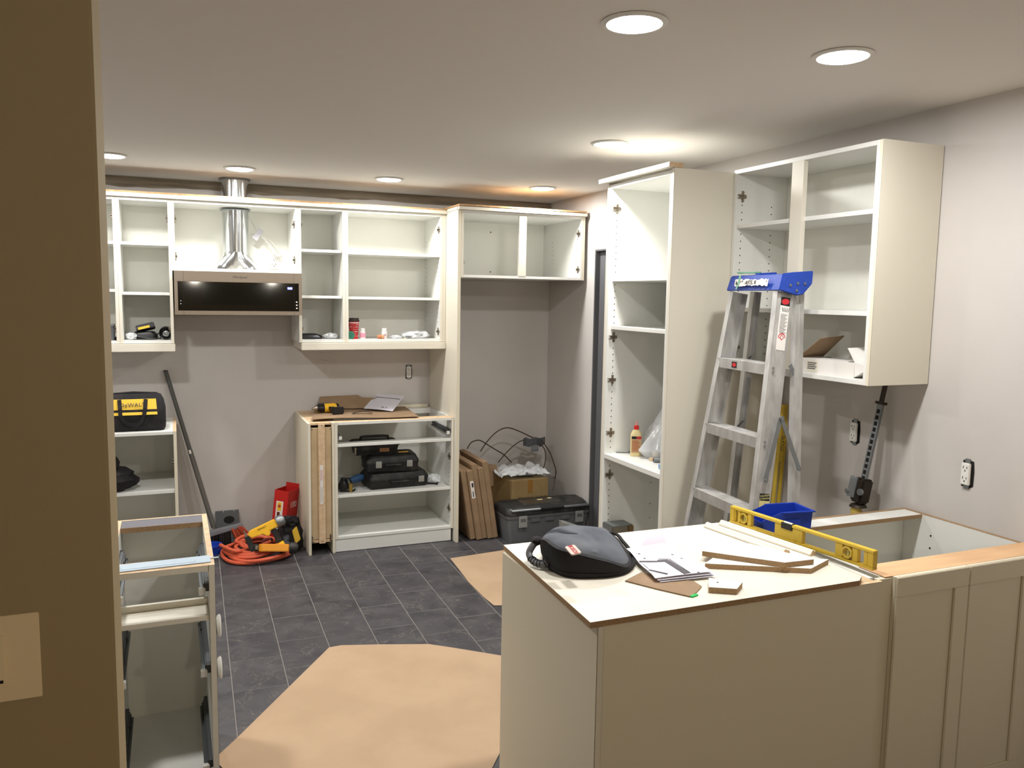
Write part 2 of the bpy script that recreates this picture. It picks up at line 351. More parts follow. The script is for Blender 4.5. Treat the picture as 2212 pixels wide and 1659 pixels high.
for z in (1.945, 1.905): q.box(.652, .6545, YB-.0142, YB-.013, z, z+.01).box(.675, .6775, YB-.0142, YB-.013, z, z+.01).cyl((.665, YB-.0142, z-.007), .003, .0015, 'y', 8)
q.done('outlet_slots', HOLE, u2)
# fridge surround
fp = tag(box('fridge_side_panel', CREAM, None, 1.7905, 1.8115, 5.2758, YB, 0, 2.287, .001), 'tall cream end panel between the open base cabinet and the fridge gap', 'cabinet panel')
box('edge_strip', CREAMM, fp, 1.7903, 1.8117, 5.2735, 5.2757, 0, 2.287)
fc = cab_y('fridge_wall_cabinet', 'white two-bay cabinet over the empty fridge gap', 'cabinet', 1.813, 2.735, 5.2765, YB, 1.8383, 2.287, ())
box('centre_post', CREAM, fc, 2.236, 2.291, 5.2745, 5.295, 1.856, 2.269, .001)
for z in (2.17, 1.915): hinge(fc, (2.717, 5.312, z), -1)
hinge(fc, (1.831, 5.312, 1.94), 1)
pins(fc, [(2.717, y, z) for y in (5.33, 5.75) for z in [1.97+.032*i for i in range(6)]], '-x')
q = B()
for x, z in ((2.27, 2.2), (2.27, 1.9), (2.55, 2.2)): q.cyl((x, YB-.0085, z), .005, -.002, 'y', 8)
q.done('screw_heads', HOLE, fc)
box('filler', CREAMM, fc, 2.7352, 2.748, 5.276, 5.30, 1.838, 2.287)
# trim boards on top and light rails below
tb = thing('top_trim_board', 'long cream trim board with raw tan edge along the wall cabinet tops', 'trim board', (-.93, 5.5, 2.2775))
box('front_strip', CREAM, tb, -.93, 1.79, 5.508, 5.545, 2.2775, 2.3, .001); box('raw_board', TANB, tb, -.93, 1.79, 5.512, 5.60, 2.3005, 2.312, .0005)
tb = thing('top_trim_board', 'short cream trim board with raw tan edge on the fridge cabinet', 'trim board', (1.78, 5.25, 2.2875))
box('front_strip', CREAM, tb, 1.79, 2.752, 5.252, 5.285, 2.2885, 2.309, .001); box('raw_board', TANB, tb, 1.792, 2.75, 5.256, 5.60, 2.3135, 2.325, .0005)
box('side_return', CREAM, tb, 1.786, 1.812, 5.286, 5.50, 2.2885, 2.309, .001)
box('packer', EDGE, tb, 1.8, 2.74, 5.30, 5.34, 2.3092, 2.3134, 0)
for xa, xb_, lb in ((-.6, .018, 'cream light rail under the wall cabinets left of the microwave'), (.79, 1.789, 'cream light rail under the wall cabinets right of the microwave')):
    t = thing('light_rail', lb, 'trim board', (xa, 5.52, 1.339))
    box('front_rail', CREAM, t, xa, xb_, 5.516, 5.538, 1.339, 1.3875, .003)
    xx = xb_-.02 if xa < 0 else xa
    box('return_rail', CREAM, t, xx, xx+.02, 5.5385, YB, 1.341, 1.3875, .002)
# microwave
mw = thing('over_range_microwave', 'stainless steel over-range microwave hood with black glass door', 'microwave', (.02, 5.45, 1.571))
box('body', STEEL, mw, .024, .782, 5.475, YB-.01, 1.573, 1.838, .004)
q = B(); q.box(.02, .787, 5.452, 5.4745, 1.776, 1.8405).box(.02, .787, 5.452, 5.4745, 1.571, 1.596).box(.02, .040, 5.452, 5.4745, 1.5961, 1.7759).box(.767, .787, 5.452, 5.4745, 1.5961, 1.7759); q.done('door_frame', STEEL, mw, .001)
q = B(); q.box(.0722, .0732, 5.4512, 5.453, 1.571, 1.8405); q.done('door_gap', HOLE, mw); box('door_gap', HOLE, mw, .7362, .7372, 5.4512, 5.453, 1.571, 1.8405, 0)
box('door_glass', GLASSB, mw, .041, .766, 5.455, 5.4735, 1.597, 1.775, .001)
box('window_mesh', mat('mesh_window', (9, 10, 8), .07), mw, .18, .60, 5.4542, 5.4549, 1.635, 1.758, 0)
box('clock_display', LCD, mw, .695, .727, 5.4538, 5.4546, 1.735, 1.752, 0)
text('clock_digits', '9:58', .016, mat('digit_glow', (200, 210, 255), .4, emit=(200, 210, 255), es=3), mw, FRONT(.711, 5.4533, 1.7435))
text('maker_logo', 'Whirlpool', .021, mat('logo_grey', (58, 52, 46), .5), mw, FRONT(.405, 5.4516, 1.808))
q = B()
for z in (1.653, 1.633, 1.613): q.box(.748, .758, 5.4542, 5.4549, z, z+.007)
q.prism([(.052, 1.637), (.056, 1.642), (.060, 1.637)], 5.4542, 5.4549, 'y'); q.box(.053, .059, 5.4542, 5.4549, 1.655, 1.658); q.done('touch_keys', WPL, mw)
# duct
du = thing('vent_duct', 'shiny galvanised metal vent duct rising from the microwave to the ceiling', 'duct', (.39, 5.72, 1.8602))
dc = Vector((.405, 5.735, 0)); seg = 28
ring = lambda r, z: [dc+Vector((r*math.cos(a)*(1+.01*math.sin(5*a+z*30)), r*math.sin(a)*(1+.01*math.sin(5*a+z*30)), z)) for a in [2*math.pi*k/seg for k in range(seg)]]
def rect(wx, wy, z):
    o = []
    for k in range(seg):
        a = 2*math.pi*k/seg; c, s_ = math.cos(a), math.sin(a); m_ = 1/max(abs(c), abs(s_)); o.append(dc+Vector((wx*c*m_, wy*s_*m_, z)))
    return o
B().loft([rect(.125, .082, 1.8605), rect(.125, .082, 1.896), ring(.083, 1.955), ring(.082, 1.975)]).done('boot', GALV, du, smooth=True)
B().loft([ring(.078, 1.97), ring(.079, 2.05), ring(.081, 2.15), ring(.083, 2.25)]).done('pipe', GALV, du, smooth=True)
B().loft([ring(.084, 2.2765), ring(.085, 2.33), ring(.086, 2.38), ring(.088, 2.448)]).done('upper_pipe', GALV, du, smooth=True)
B().loft([ring(.092, 2.243), ring(.096, 2.246), ring(.096, 2.2495), ring(.092, 2.2495)]).done('collar', ALUD, du)
B().loft([ring(.094, 2.436), ring(.099, 2.438), ring(.099, 2.445), ring(.094, 2.445)]).done('top_collar', ALUD, du)
# power cord in the same bay
pc = thing('power_cord', 'grey power cord with white tag coiled beside the vent duct', 'cord', at(566, 510, Y=5.85))
P_ = lambda u, v, y: at(u, v, Y=y)
B().tube([P_(537, 468, 5.84), P_(550, 490, 5.83), P_(558, 505, 5.83), P_(572, 518, 5.83), P_(584, 530, 5.83), P_(590, 545, 5.83), P_(586, 562, 5.83), P_(576, 578, 5.84), P_(572, 585, 5.84)], .0035, 6).done('cable', WPL, pc, smooth=True)
B().tube([P_(540, 504, 5.84), P_(556, 508, 5.84), P_(585, 520, 5.86), P_(604, 546, 5.87), P_(600, 550, 5.88), P_(596, 560, 5.9)], .0035, 6).done('second_cable', WPL, pc, smooth=True)
q = B(); q.M = Matrix.Translation(P_(557, 502, 5.825)) @ Matrix.Rotation(R(35), 4, 'Y'); q.box(-.012, .026, -.001, .001, -.05, .03); q.done('paper_tag', PAPER, pc)
B().cyl(P_(600, 551, 5.865), .011, .03, 'y', 12).done('plug', WPL, pc)

# base cabinets on the back wall
def wire_parts(): pass
Yb = 5.3226; zt_ = .8758
t = bc = thing('base_cabinet', 'wide open white base cabinet with black tool cases on its shelf', 'cabinet', (.968, Yb, 0))
box('side_panel', WHITE, t, .968, .986, Yb, YB, .091, zt_); box('side_panel', WHITE, t, 1.771, 1.789, Yb, YB, .091, zt_)
box('bottom_panel', WHITE, t, .9865, 1.7705, Yb, YB, .091, .109); box('back_panel', WHITEB, t, .9865, 1.7705, YB-.008, YB-.001, .109, .86)
box('top_rail', WHITE, t, .9865, 1.7705, Yb, Yb+.10, .858, zt_); box('rail_top_edge', EDGE, t, .97, 1.788, Yb+.001, Yb+.10, zt_, zt_+.0008, 0)
box('back_rail', WHITE, t, .9865, 1.7705, YB-.1, YB-.009, .84, zt_); box('drawer_rail', WHITE, t, .9865, 1.7705, Yb, Yb+.075, .712, .731)
box('shelf', WHITE, t, .987, 1.77, Yb+.012, YB-.01, .368, .386)
box('toe_kick', WHITE, t, .968, 1.775, Yb+.008, Yb+.022, .003, .089); box('edge_band', CREAM, t, .9678, .986, Yb-.0012, Yb-.0001, .091, zt_); box('edge_band', CREAM, t, 1.771, 1.789, Yb-.0012, Yb-.0001, .091, zt_)
for z in (.6, .23): hinge(t, (1.771, Yb+.035, z), -1)
pins(t, [(1.771, Yb+.05, z) for z in [.16+.032*i for i in range(20)]], '-x')
q = B()
for x, z in ((1.04, .24), (1.4, .27), (1.7, .3)): q.cyl((x, YB-.0085, z), .005, -.002, 'y', 8)
q.done('screw_heads', HOLE, t)
def runner(par, x, y0, y1, z, s_):
    o = B().box(x, x+s_*.012, y0, y1, z-.005, z+.02).box(x+s_*.012, x+s_*.026, y0+.01, y1-.02, z-.012, z-.004).box(x+s_*.012, x+s_*.016, y0+.01, y1-.02, z-.004, z+.016).done('drawer_runner', RAILM, par, .0006, seg=1)
    B().box(x+s_*.010, x+s_*.030, y0-.004, y0+.014, z-.016, z+.006).done('runner_cap', WPL, o, .001, local=False)
    B().box(x+s_*.014, x+s_*.02, y1-.12, y1-.03, z+.005, z+.012).done('runner_clip', BLACK, o)
    return o
for x, s_ in ((.9862, 1), (1.7708, -1)): runner(t, x, Yb+.01, Yb+.42, .775, s_)
tag(box('trim_offcut', CREAMM, None, 1.40, 1.7695, YB-.035, YB-.015, .8768, .90, .001), 'short cream trim piece lying on the base cabinet rear rail at the wall', 'trim board')
t = bp_ = thing('narrow_base_cabinet', 'narrow base cabinet with tan pull-out front beside the wide base cabinet', 'cabinet', (.795, Yb, 0))
box('side_panel', CREAMM, t, .795, .812, Yb, YB, .0, zt_); box('side_panel', CREAMM, t, .950, .967, Yb, YB, .0, zt_)
box('front_edge', CREAM, t, .795, .812, Yb-.0012, Yb-.0001, .09, zt_); box('top_board', EDGE, t, .8125, .9495, Yb+.02, YB, .862, zt_)
box('pullout_panel', MDF, t, .815, .947, Yb+.012, Yb+.024, .10, .845); box('bottom_panel', EDGE, t, .8125, .9495, Yb+.01, YB, .078, .096)
box('front_slat', EDGE, t, .862, .902, Yb-.006, Yb+.0115, .075, .872)
q = B()
for x in (.822, .94):
    for z in (.835, .115): q.cyl((x, Yb+.0118, z), .003, -.002, 'y', 8)
for z in (.862, .09): q.cyl((.882, Yb-.0062, z), .003, -.002, 'y', 8)
q.done('screw_heads', HOLE, t)
q = B()
for a, b_ in ((.8135, .83), (.934, .949)): q.box(a, b_, Yb+.004, Yb+.010, .085, .088).box(a, a+.004, Yb+.004, Yb+.010, .088, .13)
q.done('corner_brackets', BLACK, t, kind='stuff')
box('paper_label', PAPERW, t, .869, .889, Yb-.0072, Yb-.0062, .34, .60, 0)
q = B()
for i in range(3):
    for j in range(8): q.box(.872+i*.005, .8735+i*.005, Yb-.0079, Yb-.0073, .50+j*.009, .506+j*.009)
q.done('red_print', REDINK, t)
q = B()
for i in range(3):
    for j in range(14): q.box(.872+i*.005, .873+i*.005, Yb-.0079, Yb-.0073, .36+j*.007, .364+j*.007)
q.done('grey_print', INKG, t)
# far left base cabinet
Yl = 5.2608; t = bl = thing('base_cabinet', 'open white base cabinet in the left corner, under the yellow and black tool bag', 'cabinet', (-.6, Yl, 0))
box('side_panel', CREAMM, t, -.008, .01, Yl, 5.845, .0, zt_); box('side_panel', WHITE, t, -.62, -.602, Yl, 5.845, .0, zt_); box('raw_top_edge', EDGE, t, -.008, .01, Yl, 5.845, zt_, zt_+.0008, 0)
box('top_panel', WHITE, t, -.6015, -.0085, Yl+.004, 5.845, .857, zt_); box('back_panel', WHITEB, t, -.6015, -.0085, 5.836, 5.844, .1, .856)
box('shelf', WHITE, t, -.601, -.009, Yl+.012, 5.83, .497, .517); box('bottom_panel', WHITE, t, -.6015, -.0085, Yl, 5.835, .1, .118)
hinge(t, (-.008, Yl+.035, .68), -1)
# near drawer cabinet
Yn = 2.614; yk = 3.2453; xa, xb_ = -.205, .1035
t = nc = thing('drawer_base_cabinet', 'narrow open base cabinet with drawer runners, beside the brown wall end', 'cabinet', (xa, Yn, 0))
for a in (xa, xb_-.018):
    box('side_panel', WHITE, t, a, a+.018, Yn, yk, .0, .8755); box('raw_top_edge', EDGE, t, a, a+.018, Yn, yk, .8756, .8764, 0); box('edge_band', CREAM, t, a, a+.018, Yn-.0012, Yn-.0001, .0, .8755)
ia, ib = xa+.0185, xb_-.0185
box('back_panel', WHITEB, t, ia, ib, yk-.0085, yk-.0005, .0, .8755)
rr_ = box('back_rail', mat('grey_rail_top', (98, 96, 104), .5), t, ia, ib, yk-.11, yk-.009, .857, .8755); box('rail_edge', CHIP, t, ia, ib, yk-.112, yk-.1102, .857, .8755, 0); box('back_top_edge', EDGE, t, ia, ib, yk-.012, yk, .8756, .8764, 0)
box('front_rail', CREAM, t, ia, ib, Yn, Yn+.10, .857, .8755); box('rail_top_edge', EDGE, t, ia, ib, Yn, Yn+.10, .8756, .8762, 0)
q = B(); q.box(ia, ib, Yn+.002, Yn+.12, .700, .716).box(ia, ib, Yn+.104, Yn+.12, .7162, .735); q.done('drawer_rail', CREAM, t, .0008)
box('bottom_panel', WHITE, t, ia, ib, Yn, yk-.009, .10, .118)
for z in (.795, .53, .215):
    runner(t, ia-.0003, Yn+.012, Yn+.46, z, 1); runner(t, ib+.0003, Yn+.012, Yn+.46, z, -1)
for z in (.66, .52):
    B().lathe([(0, 0), (.02, .002), (.032, .012), (.036, .03), (.03, .036), (0, .036)], (0, 0, 0)).done('leg_cup', WPL, t, smooth=True, local=True).matrix_local = Matrix.Translation(Vector((xb_+.0, Yn+.05, z))-t.location) @ Matrix.Rotation(R(90), 4, 'Y') @ Matrix.Translation((0, 0, -.0)) @ Matrix.Diagonal((1, 1, .45, 1))
# pale steel plate lying on the front rail
sp = thing('steel_strip', 'pale blue steel plate lying on the drawer cabinet front rail', 'metal plate', (xa, Yn, .8772), rz=R(2))
B().box(-.0, .30, .015, .085, .0, .002).done('plate', PALE, sp, .0005, local=True)
q = B(); q.box(.045, .255, .0285, .0295, .002, .0026).box(.045, .0465, .0285, .05, .002, .0026).box(.2535, .255, .0285, .05, .002, .0026); q.done('pressed_rib', mat('rib_grey', (150, 160, 172), .4, .3), sp, local=True)
B().box(.30, .325, .05, .058, 0, .002).done('tab', PALE, sp, local=True)

# ---------------------------------------------------------------- pantry
XP, y0, y1 = 2.134, 3.2308, 3.832; xb = XR-.004
t = pn = thing('pantry_cabinet', 'tall open pantry cabinet with hinge plates and shelves by the doorway', 'cabinet', (XP, y0, 0))
for a, b_, m_ in ((y0, y0+.018, CREAM), (y1, y1+.018, CREAM)):
    box('cover_panel', m_, t, XP-.002, xb, a, b_, 0, 2.311)
box('side_panel', WHITE, t, XP, xb, y1-.0185, y1-.0005, .1, 2.3); box('side_panel', WHITE, t, XP, xb, y0+.0185, y0+.0365, .1, 2.3)
ya, yb2 = y0+.037, y1-.019
box('top_panel', WHITE, t, XP, xb, ya, yb2, 2.282, 2.30); box('back_panel', WHITEB, t, xb-.009, xb-.001, ya, yb2, .1, 2.281)
for z in (1.8202, 1.5687): box('shelf', WHITE, t, XP+.02, xb-.01, ya+.001, yb2-.001, z-.018, z)
box('deep_shelf', WHITE, t, XP-.0, xb-.01, ya, yb2, .858, .882); box('bottom_panel', WHITE, t, XP, xb-.01, ya, yb2, .1, .118); box('toe_kick', CREAM, t, XP+.04, XP+.055, ya, yb2, .0, .099)
box('edge_band', CREAM, t, XP-.0032, XP-.0021, y0, y0+.018, 0, 2.311)
def hy(z, x=XP+.037): return hinge(t, (x, y1-.0187, z), 'y')
for v_ in (450, 728, 820, 934, 1024): hy(at(1324, v_, Y=y1-.019).z)
zz = [2.12-.0335*i for i in range(60)]
pins(t, [(XP+.037, y1-.0187, z) for z in zz if z > .2], '-y'); pins(t, [(XP+.30, y1-.0187, z) for z in (.82, .70, .58, .5)]+[(XP+.38, y1-.0187, z) for z in (.82, .70, .58)], '-y')
tt = thing('pantry_top_trim', 'cream trim board on the front top edge of the tall pantry', 'trim board', (XP-.03, y0, 2.3115))
box('board', CREAM, tt, XP-.03, XP+.045, y0+.0, y1+.07, 2.3118, 2.335, .002); box('raw_end', EDGE, tt, XP-.029, XP+.044, y0-.0011, y0-.0001, 2.3125, 2.334, 0)
# ---------------------------------------------------------------- right wall cabinet
XQ, qa, qb = 2.463, 2.35, 3.2285; z0q, z1q = 1.3951, 2.3205
t = rc = thing('wall_cabinet', 'big open cream wall cabinet on the right wall with an opened carton inside', 'cabinet', (XQ, qa, z0q))
box('end_panel', CREAM, t, XQ-.002, xb, qa, qa+.016, z0q, z1q); box('side_panel', WHITE, t, XQ, xb, qa+.0165, qa+.034, z0q, z1q); box('side_panel', WHITE, t, XQ, xb, qb-.018, qb, z0q, z1q)
box('top_panel', WHITE, t, XQ, xb, qa+.0345, qb-.0185, z1q-.018, z1q); box('bottom_panel', WHITE, t, XQ, xb, qa+.0345, qb-.0185, z0q, z0q+.018); box('back_panel', WHITEB, t, xb-.009, xb-.001, qa+.0345, qb-.0185, z0q+.018, z1q-.018)
for z in (2.069, 1.68): box('shelf', WHITE, t, XQ+.012, xb-.01, qa+.036, qb-.02, z-.018, z)
box('centre_post', CREAM, t, XQ-.004, XQ+.018, 2.762, 2.834, z0q+.0185, z1q-.0185, .001)
box('edge_band', CREAMM, t, XQ-.0034, XQ-.0022, qa, qa+.016, z0q, z1q)
hinge(t, (XQ+.037, qb-.0182, 2.2), 'y'); hinge(t, (XQ+.037, qb-.0182, 1.49), 'y')
pins(t, [(x, qb-.0182, z) for x in (XQ+.037, XQ+.21) for z in [2.16-.0335*i for i in range(22)]], '-y')
# ---------------------------------------------------------------- peninsula
PX0, PY0, PY1 = .990, 1.792, 2.432
t = pe = thing('peninsula_cabinet', 'long cream peninsula base with flat back panel facing the camera', 'cabinet', (PX0, PY0, 0))
box('end_panel', CREAMM, t, PX0, PX0+.018, PY0-.016, PY1, 0, .8755, .001)
box('edge_band', CREAM, t, PX0, PX0+.018, PY0-.0175, PY0-.0163, 0, .8755)
box('back_panel', CREAMM, t, PX0+.019, 1.968, PY0-.014, PY0+.002, 0, .8745); CORNER = 1
box('front_panel', WHITE, t, PX0+.019, 1.9675, PY1-.018, PY1, .1, .8755); box('inner_side', WHITE, t, 1.95, 1.9675, PY0+.0225, PY1-.0185, 0, .8755)
box('panel_top_edge', EDGE, t, 1.79, 1.968, PY0-.014, PY0+.002, .8746, .8757, 0); box('front_top_rail', MDF, t, 1.01, 1.9495, PY0+.003, PY0+.10, .857, .8755)
wt = thing('work_board', 'cream board with raw chipboard edges lying on the peninsula as worktop', 'worktop', (1.4, 2.1, .8765))
c_ = [(.966, 1.772), (1.868, 1.772), (1.905, 1.80), (1.912, 2.437), (1.001, 2.452)]
B().prism(c_, .8765, .8918, 'z').done('chipboard_core', CHIP, wt, 0)
B().prism(c_, .8919, .8926, 'z').done('cream_face', CREAM, wt, 0)
ZT = .8932
# right part of the peninsula with shaker doors
t = sb = thing('sink_base_cabinet', 'topless base cabinet against the right wall, white inside, with shaker doors', 'cabinet', (1.995, 1.80, 0))
sx0, sx1, sy0, sy1 = 1.9915, XR-.006, 1.797, 2.418
box('side_panel', WHITE, t, sx0, sx0+.018, sy0+.0185, sy1, 0, .8755); box('side_panel', WHITE, t, sx1-.018, sx1, sy0, sy1, 0, .8755)
box('side_top_edge', CHIP, t, sx1-.018, sx1, sy0, sy1, .8756, .8764, 0)
box('corner_post', CREAMM, t, 1.9692, 2.032, PY0+.004, PY0+.0222, 0, .874, .001)
box('far_panel', WHITE, t, sx0+.0185, sx1-.0185, sy1-.016, sy1, .1, .8755); box('far_top_edge', CHIP, t, sx0+.0185, sx1-.0185, sy1-.016, sy1, .8756, .8764, 0)
box('far_rail', WHITE, t, sx0+.0185, sx1-.0185, sy1-.10, sy1-.0165, .860, .8755); box('far_rail_edge', CHIP, t, sx0+.0185, sx1-.0185, sy1-.1016, sy1-.1002, .860, .8752, 0)
box('bottom_panel', WHITE, t, sx0+.0185, sx1-.0185, sy0+.02, sy1-.0165, .1, .118)
box('near_rail', MDF, t, 2.024, sx1-.0185, sy0, sy0+.105, .858, .8755); box('near_top_board', mat('raw_pine', (226, 184, 140), .6, n2=(214, 172, 130), nscale=4, stretch=(.5, 6, 1)), t, 2.0, sx1-.001, sy0+.002, sy0+.108, .8766, .8785, .0003)
pins(t, [(sx1-.0182, 2.27, z) for z in (.80, .75, .70)], '-x', .004)
for k_, (a, b_) in enumerate(((2.026, 2.338), (2.341, 2.655))):
    d_ = box('door', CREAMM, t, a, b_, 1.782, 1.795, .105, .880, .001)
    q = B(); f = .062
    q.box(a, b_, 1.774, 1.7815, .818, .880).box(a, b_, 1.774, 1.7815, .105, .105+f).box(a, a+f, 1.774, 1.7815, .105+f+.0003, .8177).box(b_-f, b_, 1.774, 1.7815, .105+f+.0003, .8177)
    q.done('door_frame', CREAMM, d_, .002)
box('end_filler', CREAMM, t, 2.658, sx1, 1.783, 1.797, 0, .8755); box('toe_kick', CREAMM, t, 2.024, 2.657, 1.83, 1.845, 0, .1)
#@@DETAILS
V = Vector
def loc(x, y, z, rz=0): return Matrix.Translation((x, y, z)) @ Matrix.Rotation(rz, 4, 'Z')
def rring(w_, d_, z, r, n=5, cx=0, cy=0, f=None):
    """rounded rectangle ring"""
    o = []; r = min(r, w_/2-.0005, d_/2-.0005)
    for sx, sy, a0 in ((1, 1, 0), (-1, 1, 90), (-1, -1, 180), (1, -1, 270)):
        for k in range(n):
            a = R(a0+90*k/(n-1)); o.append(V((cx+sx*(w_/2-r)+r*math.cos(a), cy+sy*(d_/2-r)+r*math.sin(a), z)))
    return o
def blob(name, m, par, c, s, seed=0, amp=.25, fr=3, sub=3, local=False, flat=None, **k):
    q = B(); bmesh.ops.create_icosphere(q.bm, subdivisions=sub, radius=1)
    for v in q.bm.verts:
        n = noise.noise(v.co*fr+V((seed, seed*2, 0))); v.co *= 1+amp*n
        v.co = V((v.co.x*s[0], v.co.y*s[1], max(v.co.z*s[2], -s[2]*.9 if flat is None else flat)))+V(c)
    return q.done(name, m, par, smooth=True, local=local, **k)
# ---------------------------------------------------------------- outlets and switch
def outlet(label, x, y, z, rz, gap=1):
    t = thing('wall_outlet', label, 'outlet', (x, y, z), rz, group='bare wall outlets without plates')
    q = B(); q.prism([(-.024, -.05), (-.021, .05), (-.006, .055), (.024, .05), (.028, .01), (.027, -.045), (.012, -.054)], -.0012, 0, 'y'); q.done('wall_cutout', HOLE, t, local=True)
    B().box(-.011, .011, -.004, -.0014, .034, .058).done('mounting_strap', ALUD, t, .0004, local=True)
    B().box(-.011, .011, -.004, -.0014, -.058, -.034).done('mounting_strap', ALUD, t, .0004, local=True)
    B().box(-.0185, .0185, -.016, -.0042, -.042, .042).done('receptacle', WPL, t, .003, local=True)
    q = B()
    for s_ in (.022, -.018):
        q.box(-.0085, -.0062, -.0168, -.0161, s_-.001, s_+.009).box(.0062, .0085, -.0168, -.0161, s_-.001, s_+.007).cyl((0, -.0161, s_-.009), .0028, -.0007, 'y', 8)
    q.done('slots', HOLE, t, local=True, kind='stuff')
    return t
outlet('white double outlet with no plate on the right wall, right of the wall cabinet', XR, 2.149, 1.0735, R(-90))
outlet('white double outlet with no plate on the right wall, below the wall cabinet', XR, 2.709, 1.145, R(-90))
outlet('white double outlet with no plate on the back wall above the base cabinet', 1.63, D, 1.141, 0)
q = B(); q.tube([V((1.012+.045*math.cos(a)*(1-.1*(a > 5)), D-.007-.002*a/6, 1.262+.026*math.sin(a)-.002*a)) for a in [i*.3 for i in range(26)]], .0022, 5)
tag(q.done('cable_loop', WPL, None, smooth=True), 'small loop of thin white cable on the back wall under the light rail', 'cable')
t = thing('light_switch', 'square ivory dimmer switch on the dark brown wall end at left', 'switch', (-.232, 1.2, 1.234))
B().box(-.06, .06, -.004, 0, -.058, .058).done('plate', SWPL, t, .0008, local=True)
B().box(-.019, .019, -.007, -.0041, -.033, .033).done('rocker', SWPL, t, .0006, local=True)
B().box(-.018, .010, -.0076, -.0071, -.030, -.028).done('dimmer_slot', HOLE, t, local=True); B().box(.013, .017, -.0078, -.0071, -.031, -.027).done('indicator', HOLE, t, local=True)
# ---------------------------------------------------------------- tool bag on the corner cabinet
bx = at(358, 930, Z=.8766); BW = .36
t = thing('tool_bag', 'black and yellow fabric tool bag standing on the corner base cabinet', 'bag', (bx.x-BW/2+.002, bx.y+.13, .8768))
def bagbody(w_, d_, h, m, par, name='body', cy=0):
    rs = [rring(w_-.02, d_-.03, 0, .03), rring(w_, d_, .02, .04), rring(w_, d_, h*.55, .04), rring(w_-.02, d_*.72, h*.82, .04), rring(w_-.05, d_*.34, h*.97, .025), rring(w_-.08, d_*.2, h, .015)]
    B().loft(rs).done(name, m, par, smooth=True, local=True)
bagbody(BW, .24, .215, FABB, t)
ys = lambda z: -.122 if z < .118 else -.122+(z-.118)*.62
B().loft([[V((a, ys(z)-o_, z)) for a, z, o_ in ((-.158, .10, o2), (.135, .10, o2), (.128, .19, o2), (-.135, .19, o2))] for o2 in (0, .006)]).done('yellow_panel', FABY, t, local=True)
B().tube([V((-.135, 0, .212)), V((0, 0, .220)), V((.135, 0, .212))], .009, 6).done('zip', FABB, t, smooth=True, local=True)
HP = [(-.072, .190, -.084), (-.070, .165, -.100), (-.068, .14, -.117), (-.066, .10, -.128), (-.05, .065, -.131), (-.02, .045, -.132), (.02, .042, -.132), (.045, .06, -.131), (.062, .10, -.128), (.068, .14, -.117), (.070, .165, -.100), (.072, .19, -.084)]
q = B(); rg = []
for i, (x_, z_, y_) in enumerate(HP):
    a0, a1 = HP[max(i-1, 0)], HP[min(i+1, len(HP)-1)]; d_ = V((a1[0]-a0[0], a1[2]-a0[2], a1[1]-a0[1])).normalized(); sd_ = d_.cross(V((0, 1, .0))).normalized()
    rg.append([V((x_, y_-.004, z_))+sd_*(a_*.011)+V((0, b_*.002, 0)) for a_, b_ in ((-1, -1), (1, -1), (1, 1), (-1, 1))])
q.loft(rg); q.done('handle', FABB, t, local=True)
text('brand_print', 'DeWALT', .035, BLACK, t, frame((-.0, -.1085, .158), (1, 0, 0), (0, .55, 1)), local=True, depth=.0008)
# black bag on its shelf
p = at(262, 1068, Z=.5175)
t = thing('shoe_bag', 'rumpled black fabric bag slumped on the corner cabinet shelf', 'bag', (p.x-.03, p.y+.12, .5175))
blob('body', FABB, t, (-.02, 0, .07), (.13, .11, .085), 3, .35, 2.2, local=True, flat=-.068)
blob('top_fold', FABB, t, (-.06, .0, .15), (.075, .08, .07), 5, .35, 2.5, local=True)
# ---------------------------------------------------------------- things in the wall cabinets left of the duct
z1_ = zb+.0182
t = thing('battery_charger', 'black charger with yellow-labelled battery and cable in the cabinet left of the duct', 'charger', (-.158, 5.70, z1_))
B().loft([rring(.15, .11, 0, .03), rring(.15, .11, .03, .03), rring(.11, .08, .05, .03)]).done('base', BLACK, t, smooth=True, local=True)
q = B(); q.M = Matrix.Translation((.005, -.02, .075)) @ Matrix.Rotation(R(-14), 4, 'Y') @ Matrix.Rotation(R(-16), 4, 'X'); q.box(-.055, .055, -.035, .035, -.016, .018); q.done('battery', BLACK, t, .005, local=True)
q = B(); q.M = Matrix.Translation((.0, -.056, .078)) @ Matrix.Rotation(R(-14), 4, 'Y') @ Matrix.Rotation(R(-16), 4, 'X'); q.box(-.038, .030, -.0005, .0018, -.008, .007); q.done('label', YEL, t, local=True)
q = B(); q.M = Matrix.Identity(4); q.tube([V((.06, -.02, .02)), V((.09, -.02, .045)), V((.105, -.04, .03)), V((.09, -.07, .006)), V((.04, -.085, .006)), V((-.02, -.08, .006)), V((-.05, -.06, .02)), V((.0, -.07, .012)), V((.07, -.06, .006))], .004, 6); q.done('cable', BLACK, t, smooth=True, local=True)
t = thing('work_lamp_head', 'glossy black round lamp head beside the charger', 'lamp', (-.034, 5.60, z1_))
B().loft([[V((.0+(r*math.cos(a)), .02+y_, .043+r*math.sin(a))) for a in [2*math.pi*k/18 for k in range(18)]] for r, y_ in ((.02, .04), (.038, .02), (.042, 0), (.040, -.02), (.034, -.032), (.033, -.028), (.02, -.018))]).done('housing', mat('gloss_black', (18, 18, 20), .15), t, smooth=True, local=True)
blob('lens', mat('lens_grey', (150, 150, 150), .15, .6), t, (0, -.004, .04), (.022, .006, .02), 1, .1, 2, 2, local=True)
t = thing('cable_bundle', 'small crumpled clear bag at the left of the charger', 'bag', (-.235, 5.64, z1_))
blob('film', BAGM, t, (0, 0, .02), (.03, .03, .024), 2, .5, 3, local=True, flat=-.019)
t = thing('storage_tub', 'grey square tub in the corner wall cabinet, next to the brown wall end', 'container', (-.365, 5.62, z1_))
